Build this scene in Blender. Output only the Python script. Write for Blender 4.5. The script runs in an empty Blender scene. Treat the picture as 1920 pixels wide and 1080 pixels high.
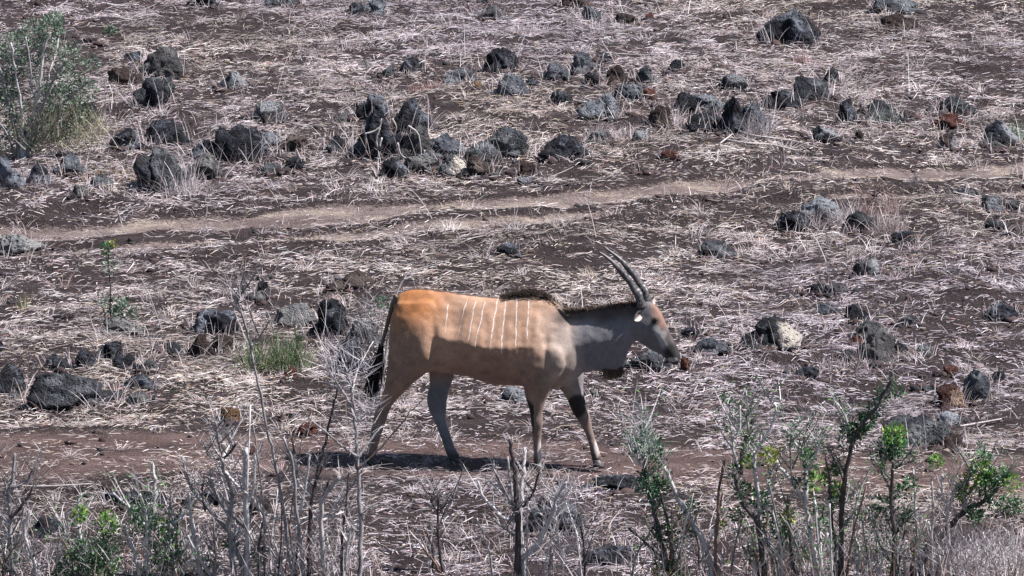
import bpy, bmesh, math, random
import numpy as np
from mathutils import Vector, Matrix

random.seed(7)
RNG = np.random.default_rng(11)
SC = bpy.context.scene
COL = SC.collection
R = math.radians

# ------------------------------------------------------------------ camera
CAM = np.array([0.0, -58.5, 13.5])
DEP = math.atan2(13.5, 58.5)
FPX = 13609.0                                   # focal length in pixels of a 1920 wide frame
cam_d = bpy.data.cameras.new("camera")
cam = bpy.data.objects.new("camera", cam_d)
COL.objects.link(cam)
cam.location = CAM
cam.rotation_euler = (math.pi / 2 - DEP, 0, 0)
cam_d.sensor_fit = 'HORIZONTAL'
cam_d.angle = 2 * math.atan(960 / FPX)
cam_d.clip_start = 1.0
cam_d.clip_end = 3000
SC.camera = cam

# ------------------------------------------------------------------ sky, sun, exposure
SUN_EL, SUN_AZ = R(56), R(98)                   # azimuth from +Y towards +X
world = bpy.data.worlds.new("World")
SC.world = world
world.use_nodes = True
wn = world.node_tree
wn.nodes.clear()
w_out = wn.nodes.new("ShaderNodeOutputWorld")
w_bg = wn.nodes.new("ShaderNodeBackground")
w_sky = wn.nodes.new("ShaderNodeTexSky")
w_sky.sky_type = 'NISHITA'
w_sky.sun_disc = False
w_sky.sun_elevation = SUN_EL
w_sky.sun_rotation = SUN_AZ
w_sky.air_density = 1.0
w_sky.dust_density = 0.6
w_bg.inputs['Strength'].default_value = 0.05
wn.links.new(w_sky.outputs[0], w_bg.inputs['Color'])
wn.links.new(w_bg.outputs[0], w_out.inputs['Surface'])
sun_d = bpy.data.lights.new("sun", 'SUN')
sun_d.energy = 5.0
sun_d.angle = R(0.5)
sun_d.color = (1.0, 0.943, 0.93)
sun = bpy.data.objects.new("sun", sun_d)
COL.objects.link(sun)
sv = Vector((math.sin(SUN_AZ) * math.cos(SUN_EL), math.cos(SUN_AZ) * math.cos(SUN_EL), math.sin(SUN_EL)))
sun.rotation_euler = (-sv).to_track_quat('-Z', 'Y').to_euler()
sun.location = sv * 60
SC.view_settings.view_transform = 'Standard'
SC.view_settings.look = 'None'
SC.view_settings.exposure = 0.80
SC.view_settings.gamma = 1.0
SC.view_settings.use_curve_mapping = False

# ------------------------------------------------------------------ numeric noise
def _hash(ix, iy, iz, seed):
    n = (ix.astype(np.int64) * 374761393 + iy.astype(np.int64) * 668265263 + iz.astype(np.int64) * 2147483647 + seed * 1274126177) & 0xFFFFFFFF
    n = ((n ^ (n >> 13)) * 1274126177) & 0xFFFFFFFF
    n = ((n ^ (n >> 16)) * 2246822519) & 0xFFFFFFFF
    return ((n ^ (n >> 15)) & 0xFFFFFF) / float(0xFFFFFF) * 2 - 1

def noise3(x, y, z, seed=0):
    x, y, z = np.broadcast_arrays(np.asarray(x, float), np.asarray(y, float), np.asarray(z, float))
    fx, fy, fz = np.floor(x), np.floor(y), np.floor(z)
    ux, uy, uz = x - fx, y - fy, z - fz
    ux, uy, uz = [u * u * (3 - 2 * u) for u in (ux, uy, uz)]
    out = 0
    for dx in (0, 1):
        for dy in (0, 1):
            for dz in (0, 1):
                w = (ux if dx else 1 - ux) * (uy if dy else 1 - uy) * (uz if dz else 1 - uz)
                out = out + w * _hash(fx + dx, fy + dy, fz + dz, seed)
    return out

def noise2(x, y, seed=0):
    x, y = np.broadcast_arrays(np.asarray(x, float), np.asarray(y, float))
    fx, fy = np.floor(x), np.floor(y)
    ux, uy = x - fx, y - fy
    ux, uy = ux * ux * (3 - 2 * ux), uy * uy * (3 - 2 * uy)
    z = np.zeros_like(fx)
    return ((1 - ux) * (1 - uy) * _hash(fx, fy, z, seed) + ux * (1 - uy) * _hash(fx + 1, fy, z, seed)
            + (1 - ux) * uy * _hash(fx, fy + 1, z, seed) + ux * uy * _hash(fx + 1, fy + 1, z, seed))

def fbm2(x, y, seed=0, oct=3):
    s, a = 0, 1.0
    for o in range(oct):
        s = s + a * noise2(x * 2 ** o + 17.3 * o, y * 2 ** o - 9.1 * o, seed + o)
        a *= 0.5
    return s

def sstep(a, b, x):
    t = np.clip((np.asarray(x, float) - a) / (b - a), 0, 1)
    return t * t * (3 - 2 * t)

# ------------------------------------------------------------------ where a line of sight meets the place
_cd, _sd = math.cos(DEP), math.sin(DEP)
def ray(px, py):
    u, v = (px - 960) / FPX, -(py - 540) / FPX
    return np.array([u, _cd + v * _sd, -_sd + v * _cd])

def flat(px, py):
    d = ray(px, py)
    return CAM + d * (-CAM[2] / d[2])

def poly_dist(x, y, pts):
    best = np.full(np.shape(x), 1e9)
    for (x0, y0), (x1, y1) in zip(pts[:-1], pts[1:]):
        dx, dy = x1 - x0, y1 - y0
        t = np.clip(((x - x0) * dx + (y - y0) * dy) / (dx * dx + dy * dy), 0, 1)
        best = np.minimum(best, np.hypot(x - x0 - t * dx, y - y0 - t * dy))
    return best

def wpts(lst):
    return [tuple(flat(px, py)[:2]) for px, py in lst]

RUT_A = wpts([(-400, 432), (0, 412), (350, 404), (700, 394), (960, 380), (1240, 362), (1500, 345), (1700, 327), (1920, 308), (2300, 280)])
RUT_B = wpts([(-400, 470), (0, 450), (250, 442), (480, 434), (720, 427), (900, 418), (1100, 402)])
RUT_C = wpts([(1560, 372), (1700, 366), (1920, 352), (2300, 325)])
PATH = wpts([(-400, 850), (0, 850), (300, 846), (600, 852), (930, 868), (1250, 880), (1600, 886), (1920, 892), (2300, 900)])
BARE = [(1830, 572, 1.1, .55), (250, 825, 1.6, .5), (60, 690, .5, .4)]

def track_mask(x, y):
    wob = 0.10 * noise2(x * 1.3, y * 1.3, 51) + 0.05 * noise2(x * 5, y * 5, 52)
    a = poly_dist(x, y, RUT_A) + wob
    b = np.minimum(poly_dist(x, y, RUT_B), poly_dist(x, y, RUT_C)) + wob
    return np.maximum(1 - sstep(.09, .27, a), .8 * (1 - sstep(.05, .20, b)))

def path_mask(x, y):
    wob = 0.18 * noise2(x * .9, y * .9, 53) + 0.08 * noise2(x * 4, y * 4, 54)
    return 1 - sstep(.42, .85, poly_dist(x, y, PATH) + wob)

def hgt(x, y):
    x, y = np.asarray(x, float), np.asarray(y, float)
    p = 1 - sstep(.6, 1.5, poly_dist(x, y, PATH))
    h = 0.16 * noise2(x * .13, y * .13, 1) + 0.06 * noise2(x * .5, y * .5, 2) + 0.035 * noise2(x * 1.6, y * 1.6, 3) + 0.018 * noise2(x * 4.3, y * 4.3, 4) * (1 - .6 * p)
    far = 1 - sstep(14, 40, np.hypot(x, y))
    return h * far * (1 - .93 * p) - 0.045 * track_mask(x, y)

def ground_pt(px, py):
    d = ray(px, py)
    z = 0.0
    for _ in range(8):
        p = CAM + d * ((z - CAM[2]) / d[2])
        z = float(hgt(p[0], p[1]))
    p = CAM + d * ((z - CAM[2]) / d[2])
    return p

def at_depth(px, py, Y):
    d = ray(px, py)
    return CAM + d * ((Y - CAM[1]) / d[1])

def px_scale(p):
    return FPX / float(np.dot(p - CAM, [0, _cd, -_sd]))

# ------------------------------------------------------------------ materials
def new_mat(name):
    m = bpy.data.materials.new(name)
    m.use_nodes = True
    nt = m.node_tree
    b = nt.nodes['Principled BSDF']
    return m, nt, b

def node(nt, typ, **kw):
    n = nt.nodes.new(typ)
    for k, v in kw.items():
        if k in n.inputs:
            n.inputs[k].default_value = v
        else:
            setattr(n, k, v)
    return n

def ramp(nt, stops):
    r = nt.nodes.new("ShaderNodeValToRGB")
    cr = r.color_ramp
    while len(cr.elements) > 1:
        cr.elements.remove(cr.elements[-1])
    cr.elements[0].position, cr.elements[0].color = stops[0][0], (*stops[0][1], 1)
    for p, c in stops[1:]:
        e = cr.elements.new(p)
        e.color = (*c, 1)
    return r

def mix_col(nt, fac, a, b, typ='MIX'):
    m = nt.nodes.new("ShaderNodeMix")
    m.data_type = 'RGBA'
    m.blend_type = typ
    for sock, v in ((m.inputs[0], fac), (m.inputs[6], a), (m.inputs[7], b)):
        if hasattr(v, 'is_output'):
            nt.links.new(v, sock)
        elif isinstance(v, (int, float)):
            sock.default_value = v
        else:
            sock.default_value = (*v, 1)
    return m.outputs[2]

def bump(nt, b, height, strength, dist):
    n = nt.nodes.new("ShaderNodeBump")
    n.inputs['Strength'].default_value = strength
    n.inputs['Distance'].default_value = dist
    nt.links.new(height, n.inputs['Height'])
    nt.links.new(n.outputs[0], b.inputs['Normal'])

def math_node(nt, op, a, b_=None):
    n = nt.nodes.new("ShaderNodeMath"); n.operation = op
    for i, v in enumerate((a, b_)):
        if v is None: continue
        if hasattr(v, 'is_output'): nt.links.new(v, n.inputs[i])
        else: n.inputs[i].default_value = v
    return n.outputs[0]

def soil_mat():
    m, nt, b = new_mat("soil")
    tc = nt.nodes.new("ShaderNodeTexCoord")
    n1 = node(nt, "ShaderNodeTexNoise", Scale=1.3, Detail=8, Roughness=.72)
    n2 = node(nt, "ShaderNodeTexNoise", Scale=24, Detail=6, Roughness=.78)
    n3 = node(nt, "ShaderNodeTexNoise", Scale=80, Detail=3, Roughness=.6)
    mp = node(nt, "ShaderNodeMapping")
    mp.inputs['Scale'].default_value = (1.0, 2.2, 1)
    nt.links.new(tc.outputs['Object'], mp.inputs[0])
    for n in (n1, n2):
        nt.links.new(mp.outputs[0], n.inputs['Vector'])
    nt.links.new(tc.outputs['Object'], n3.inputs['Vector'])
    def tone(stops):
        r = ramp(nt, stops); nt.links.new(n1.outputs[0], r.inputs[0]); return r.outputs[0]
    soil = tone([(.3, (.016, .0118, .012)), (.5, (.040, .030, .031)), (.72, (.086, .066, .068))])
    track = tone([(.3, (.13, .10, .096)), (.5, (.25, .20, .187)), (.70, (.50, .43, .35))])
    path = tone([(.3, (.062, .042, .039)), (.52, (.145, .099, .091)), (.75, (.28, .205, .19))])
    at_ = node(nt, "ShaderNodeAttribute", attribute_name="track")
    ap = node(nt, "ShaderNodeAttribute", attribute_name="path")
    edge = math_node(nt, 'MULTIPLY', math_node(nt, 'SUBTRACT', n2.outputs[0], .5), 2.4)
    def soft(a):
        c = nt.nodes.new("ShaderNodeMapRange"); c.interpolation_type = 'SMOOTHSTEP'
        nt.links.new(math_node(nt, 'ADD', a, edge), c.inputs[0])
        c.inputs[1].default_value, c.inputs[2].default_value = .25, .75
        return c.outputs[0]
    c = mix_col(nt, soft(ap.outputs['Fac']), soil, path)
    c = mix_col(nt, soft(at_.outputs['Fac']), c, track)
    r2 = ramp(nt, [(.36, (.55, .55, .55)), (.62, (1.22, 1.22, 1.22))])
    nt.links.new(n2.outputs[0], r2.inputs[0])
    c = mix_col(nt, 1.0, c, r2.outputs[0], 'MULTIPLY')
    r3 = ramp(nt, [(.56, (0, 0, 0)), (.66, (1, 1, 1))])
    nt.links.new(n3.outputs[0], r3.inputs[0])
    c = mix_col(nt, math_node(nt, 'MULTIPLY', r3.outputs[0], .32), c, (.33, .275, .27))
    nt.links.new(c, b.inputs['Base Color'])
    b.inputs['Roughness'].default_value = .95
    b.inputs['Specular IOR Level'].default_value = .15
    bump(nt, b, math_node(nt, 'ADD', n2.outputs[0], n3.outputs[0]), .9, .03)
    return m
M_SOIL = soil_mat()

def attr_mat(name, rough=.8, spec=.25, trans=0.0, attr="col"):
    m, nt, b = new_mat(name)
    a = node(nt, "ShaderNodeAttribute", attribute_name=attr)
    nt.links.new(a.outputs['Color'], b.inputs['Base Color'])
    b.inputs['Roughness'].default_value = rough
    b.inputs['Specular IOR Level'].default_value = spec
    if trans > 0:
        t = nt.nodes.new("ShaderNodeBsdfTranslucent")
        nt.links.new(a.outputs['Color'], t.inputs['Color'])
        mx = nt.nodes.new("ShaderNodeMixShader")
        mx.inputs[0].default_value = trans
        nt.links.new(b.outputs[0], mx.inputs[1]); nt.links.new(t.outputs[0], mx.inputs[2])
        nt.links.new(mx.outputs[0], nt.nodes['Material Output'].inputs['Surface'])
    return m

M_STRAW = attr_mat("dry_straw", .7, .3, .15)
M_LEAF = attr_mat("leaf_green", .55, .4, .25)
M_HAIR = attr_mat("animal_hair", .7, .3, 0)

PATCH = (.46, .48, .51)
def rock_mat(name, dark, mid, light, lichen, lich_amt):
    m, nt, b = new_mat(name)
    tc = nt.nodes.new("ShaderNodeTexCoord")
    oi = nt.nodes.new("ShaderNodeObjectInfo")
    vm = nt.nodes.new("ShaderNodeVectorMath"); vm.operation = 'ADD'
    sc = nt.nodes.new("ShaderNodeVectorMath"); sc.operation = 'SCALE'
    cx = nt.nodes.new("ShaderNodeCombineXYZ")
    for i in range(3):
        nt.links.new(oi.outputs['Random'], cx.inputs[i])
    nt.links.new(cx.outputs[0], sc.inputs[0]); sc.inputs['Scale'].default_value = 60
    zs = nt.nodes.new("ShaderNodeVectorMath"); zs.operation = 'SCALE'
    nt.links.new(tc.outputs['Object'], zs.inputs[0]); nt.links.new(math_node(nt, 'ADD', math_node(nt, 'MULTIPLY', oi.outputs['Random'], .95), .5), zs.inputs['Scale'])
    nt.links.new(zs.outputs[0], vm.inputs[0]); nt.links.new(sc.outputs[0], vm.inputs[1])
    n1 = node(nt, "ShaderNodeTexNoise", Scale=9, Detail=7, Roughness=.7)
    n2 = node(nt, "ShaderNodeTexNoise", Scale=5, Detail=6, Roughness=.65)
    n3 = node(nt, "ShaderNodeTexNoise", Scale=38, Detail=5, Roughness=.7)
    vo = node(nt, "ShaderNodeTexVoronoi", Scale=34)
    for n in (n1, n2, n3, vo):
        nt.links.new(vm.outputs[0], n.inputs['Vector'])
    r1 = ramp(nt, [(.3, dark), (.5, mid), (.72, light)])
    nt.links.new(n1.outputs[0], r1.inputs[0])
    r2 = ramp(nt, [(.60 - .25 * lich_amt, (0, 0, 0)), (.72 - .25 * lich_amt, (.85, .85, .85))])
    nt.links.new(n2.outputs[0], r2.inputs[0])
    c = mix_col(nt, r2.outputs[0], r1.outputs[0], lichen)
    n4 = node(nt, "ShaderNodeTexNoise", Scale=7, Detail=5, Roughness=.7)
    va = nt.nodes.new("ShaderNodeVectorMath"); va.operation = 'ADD'; va.inputs[1].default_value = (13, 7, 29)
    nt.links.new(vm.outputs[0], va.inputs[0]); nt.links.new(va.outputs[0], n4.inputs['Vector'])
    r4 = ramp(nt, [(.56, (0, 0, 0)), (.72, (.6, .6, .6))]); nt.links.new(n4.outputs[0], r4.inputs[0])
    c = mix_col(nt, r4.outputs[0], c, (.115, .085, .08))
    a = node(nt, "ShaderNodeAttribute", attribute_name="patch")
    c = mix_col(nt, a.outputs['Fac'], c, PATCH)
    nt.links.new(c, b.inputs['Base Color'])
    b.inputs['Roughness'].default_value = .9
    b.inputs['Specular IOR Level'].default_value = .25
    pit = ramp(nt, [(.1, (0, 0, 0)), (.4, (1, 1, 1))])
    nt.links.new(vo.outputs['Distance'], pit.inputs[0])
    ad = nt.nodes.new("ShaderNodeMath"); ad.operation = 'MULTIPLY_ADD'
    nt.links.new(n3.outputs[0], ad.inputs[0]); ad.inputs[1].default_value = 1.6
    nt.links.new(pit.outputs[0], ad.inputs[2])
    bump(nt, b, ad.outputs[0], 1.0, .06)
    return m

ROCKM = {}
PATCH = (.46, .48, .51)  # pale blue painted on tops and sides as their sunlit tone
ROCKM = {
    'd': rock_mat("lava_rock_dark", (.006, .006, .008), (.020, .022, .030), (.115, .130, .168), (.28, .31, .37), .27),  # light and lichen tones tinted blue for sunlit spots and sky reflection
    'm': rock_mat("lava_rock_blue_grey", (.035, .040, .052), (.095, .108, .132), (.22, .24, .275), (.36, .39, .43), .42),
    'g': rock_mat("lava_rock_grey", (.04, .04, .042), (.10, .10, .105), (.20, .20, .205), (.30, .30, .29), .38),
    'p': rock_mat("pale_rock", (.13, .135, .14), (.24, .25, .255), (.36, .37, .37), (.42, .42, .42), .5),
    'n': rock_mat("lichen_rock", (.018, .020, .025), (.052, .058, .068), (.15, .165, .185), (.27, .29, .31), .42),
    'b': rock_mat("brown_rock", (.028, .02, .019), (.06, .043, .04), (.12, .09, .085), (.2, .17, .15), .2),
    'r': rock_mat("red_rock", (.06, .022, .018), (.12, .045, .035), (.22, .10, .08), (.3, .2, .17), .15),
    'o': rock_mat("orange_rock", (.10, .05, .02), (.22, .12, .05), (.38, .24, .12), (.4, .3, .2), .3),
}

PATCH = (.74, .68, .60)
ROCKM['dw'] = rock_mat("lava_rock_white_face", (.008, .008, .010), (.022, .024, .031), (.085, .095, .118), (.22, .24, .275), .2)
ROCKM['nw'] = rock_mat("lichen_rock_white_face", (.018, .020, .024), (.048, .053, .060), (.125, .136, .148), (.23, .25, .26), .4)
PATCH = (.34, .24, .17)
ROCKM['rt'] = rock_mat("red_rock_tan_face", (.04, .018, .015), (.08, .035, .03), (.16, .08, .065), (.25, .16, .13), .1)

def bark_mat(name, dark, light, scale=40):
    m, nt, b = new_mat(name)
    tc = nt.nodes.new("ShaderNodeTexCoord")
    mp = node(nt, "ShaderNodeMapping"); mp.inputs['Scale'].default_value = (1, 1, .25)
    n1 = node(nt, "ShaderNodeTexNoise", Scale=scale, Detail=5, Roughness=.7)
    nt.links.new(tc.outputs['Object'], mp.inputs[0]); nt.links.new(mp.outputs[0], n1.inputs['Vector'])
    r1 = ramp(nt, [(.33, dark), (.66, light)])
    nt.links.new(n1.outputs[0], r1.inputs[0])
    nt.links.new(r1.outputs[0], b.inputs['Base Color'])
    b.inputs['Roughness'].default_value = .85
    b.inputs['Specular IOR Level'].default_value = .2
    bump(nt, b, n1.outputs[0], .6, .006)
    return m

BARK = {
    'p': bark_mat("bark_pale", (.38, .365, .37), (.72, .70, .70)),
    'g': bark_mat("bark_grey", (.15, .14, .145), (.44, .42, .43)),
    'd': bark_mat("bark_dark", (.04, .034, .034), (.13, .11, .11)),
    'r': bark_mat("bark_reddish", (.14, .085, .07), (.36, .25, .21)),
    'w': bark_mat("wood_bleached", (.34, .31, .30), (.60, .56, .55)),
}

# ------------------------------------------------------------------ object helpers
def mesh_np(name, verts, faces, cols=None, smooth=False):
    """faces: (n,k) int array or a list of tuples"""
    me = bpy.data.meshes.new(name)
    verts = np.asarray(verts, np.float32)
    if isinstance(faces, np.ndarray):
        nf, k = faces.shape
        me.vertices.add(len(verts)); me.vertices.foreach_set("co", verts.ravel())
        me.loops.add(nf * k); me.loops.foreach_set("vertex_index", faces.astype(np.int32).ravel())
        me.polygons.add(nf)
        me.polygons.foreach_set("loop_start", np.arange(0, nf * k, k, dtype=np.int32))
        me.update(calc_edges=True)
    else:
        me.from_pydata([tuple(v) for v in verts.tolist()], [], faces)
        me.update()
    if cols is not None:
        at = me.attributes.new("col", 'FLOAT_COLOR', 'POINT')
        c = np.ones((len(verts), 4), np.float32); c[:, :3] = cols
        at.data.foreach_set("color", c.ravel())
    if smooth:
        me.polygons.foreach_set("use_smooth", np.ones(len(me.polygons), bool))
    return me

def link(name, me, mat, parent=None, loc=(0, 0, 0)):
    o = bpy.data.objects.new(name, me)
    COL.objects.link(o)
    if mat is not None and me is not None and len(me.materials) == 0:
        me.materials.append(mat)
    o.location = loc
    if parent is not None:
        o.parent = parent
    return o

def tag(o, label=None, cat=None, group=None, kind=None):
    if label: o['label'] = label
    if cat: o['category'] = cat
    if group: o['group'] = group
    if kind: o['kind'] = kind
    return o

def thing(name, loc, label, cat, group=None):
    o = bpy.data.objects.new(name, None)
    COL.objects.link(o)
    o.location = loc
    o.empty_display_size = .1
    return tag(o, label, cat, group)

def ribbons(C, S, W, cols):
    """C (n,k,3) centre lines, S (n,3) side vectors, W (n,k) widths, cols (n,3)"""
    n, k, _ = C.shape
    V = np.empty((n, k, 2, 3))
    V[:, :, 0] = C - S[:, None] * W[:, :, None] * .5
    V[:, :, 1] = C + S[:, None] * W[:, :, None] * .5
    base = (np.arange(n) * k * 2)[:, None]
    i = np.arange(k - 1)[None] * 2
    F = np.stack([base + i, base + i + 1, base + i + 3, base + i + 2], -1).reshape(-1, 4)
    return V.reshape(-1, 3), F, np.repeat(cols, k * 2, axis=0)

def join_sets(sets):
    vs, fs, cs, o = [], [], [], 0
    for v, f, c in sets:
        vs.append(v); fs.append(f + o); cs.append(c); o += len(v)
    return np.concatenate(vs), np.concatenate(fs), np.concatenate(cs)

def catmull(P, n):
    P = np.asarray(P, float)
    Q = np.vstack([2 * P[0] - P[1], P, 2 * P[-1] - P[-2]])
    out = []
    for i in range(1, len(Q) - 2):
        a, b, c, d = Q[i - 1:i + 3]
        for t in np.arange(n) / n:
            out.append(.5 * (2 * b + (c - a) * t + (2 * a - 5 * b + 4 * c - d) * t ** 2 + (3 * b - a - 3 * c + d) * t ** 3))
    out.append(P[-1])
    return np.array(out)

def tube(path, r0, r1, sides=6, wob=0.0, pw=1.0):
    """closed tapered tube along a path, returns verts, quad list"""
    path = np.asarray(path, float)
    n = len(path)
    T = np.gradient(path, axis=0)
    T /= np.linalg.norm(T, axis=1)[:, None] + 1e-9
    up = np.array([0, 1.0, 0.13])
    verts, faces = [], []
    for i in range(n):
        a = np.cross(T[i], up); a /= np.linalg.norm(a) + 1e-9
        b = np.cross(T[i], a)
        r = (r0 + (r1 - r0) * (i / (n - 1)) ** pw) * (1 + wob * random.uniform(-1, 1))
        for s in range(sides):
            t = 2 * math.pi * s / sides
            verts.append(path[i] + r * (math.cos(t) * a + math.sin(t) * b))
    for i in range(n - 1):
        for s in range(sides):
            s2 = (s + 1) % sides
            faces.append((i * sides + s, i * sides + s2, (i + 1) * sides + s2, (i + 1) * sides + s))
    faces.append(tuple(range(sides))[::-1])
    faces.append(tuple(range((n - 1) * sides, n * sides)))
    return verts, faces

# ------------------------------------------------------------------ the ground, the wheel tracks and the footpath
def axis(lo, hi, step, far):
    a = list(np.arange(lo, hi + 1e-6, step))
    s, v = step, hi
    while v < far:
        s *= 1.35; v += s; a.append(v)
    s, v = step, lo
    while v > -far:
        s *= 1.35; v -= s; a.insert(0, v)
    return np.array(a)

gx, gy = axis(-7.6, 7.6, .07, 900), axis(-12.5, 16.5, .07, 900)
GX, GY = np.meshgrid(gx, gy)
GZ = hgt(GX, GY)
GZ += np.where(np.hypot(GX, GY) < 20, .006 * noise2(GX * 11, GY * 11, 8), 0)
gv = np.stack([GX, GY, GZ], -1).reshape(-1, 3)
nx, ny = len(gx), len(gy)
ii = (np.arange(ny - 1)[:, None] * nx + np.arange(nx - 1)[None]).ravel()
gf = np.stack([ii, ii + 1, ii + nx + 1, ii + nx], -1)
fc = gv[gf].mean(1)
inside = (np.abs(fc[:, 0]) < 7.6) & (fc[:, 1] > -12.5) & (fc[:, 1] < 16.5)
is_track = (track_mask(fc[:, 0], fc[:, 1]) > .45) & inside
is_path = (path_mask(fc[:, 0], fc[:, 1]) > .5) & inside & ~is_track
def sheet(name, sel, mat):
    f = gf[sel]
    used, inv = np.unique(f, return_inverse=True)
    me = mesh_np(name, gv[used], inv.reshape(f.shape), smooth=True)
    for an, fn in (("track", track_mask), ("path", path_mask)):
        a_ = me.attributes.new(an, 'FLOAT', 'POINT')
        a_.data.foreach_set("value", fn(gv[used][:, 0], gv[used][:, 1]).astype(np.float32))
    o = link(name, me, mat)
    return tag(o, kind='structure')
sheet("ground", ~(is_track | is_path), M_SOIL)
sheet("dirt_track", is_track, M_SOIL)
sheet("footpath", is_path, M_SOIL)

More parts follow.
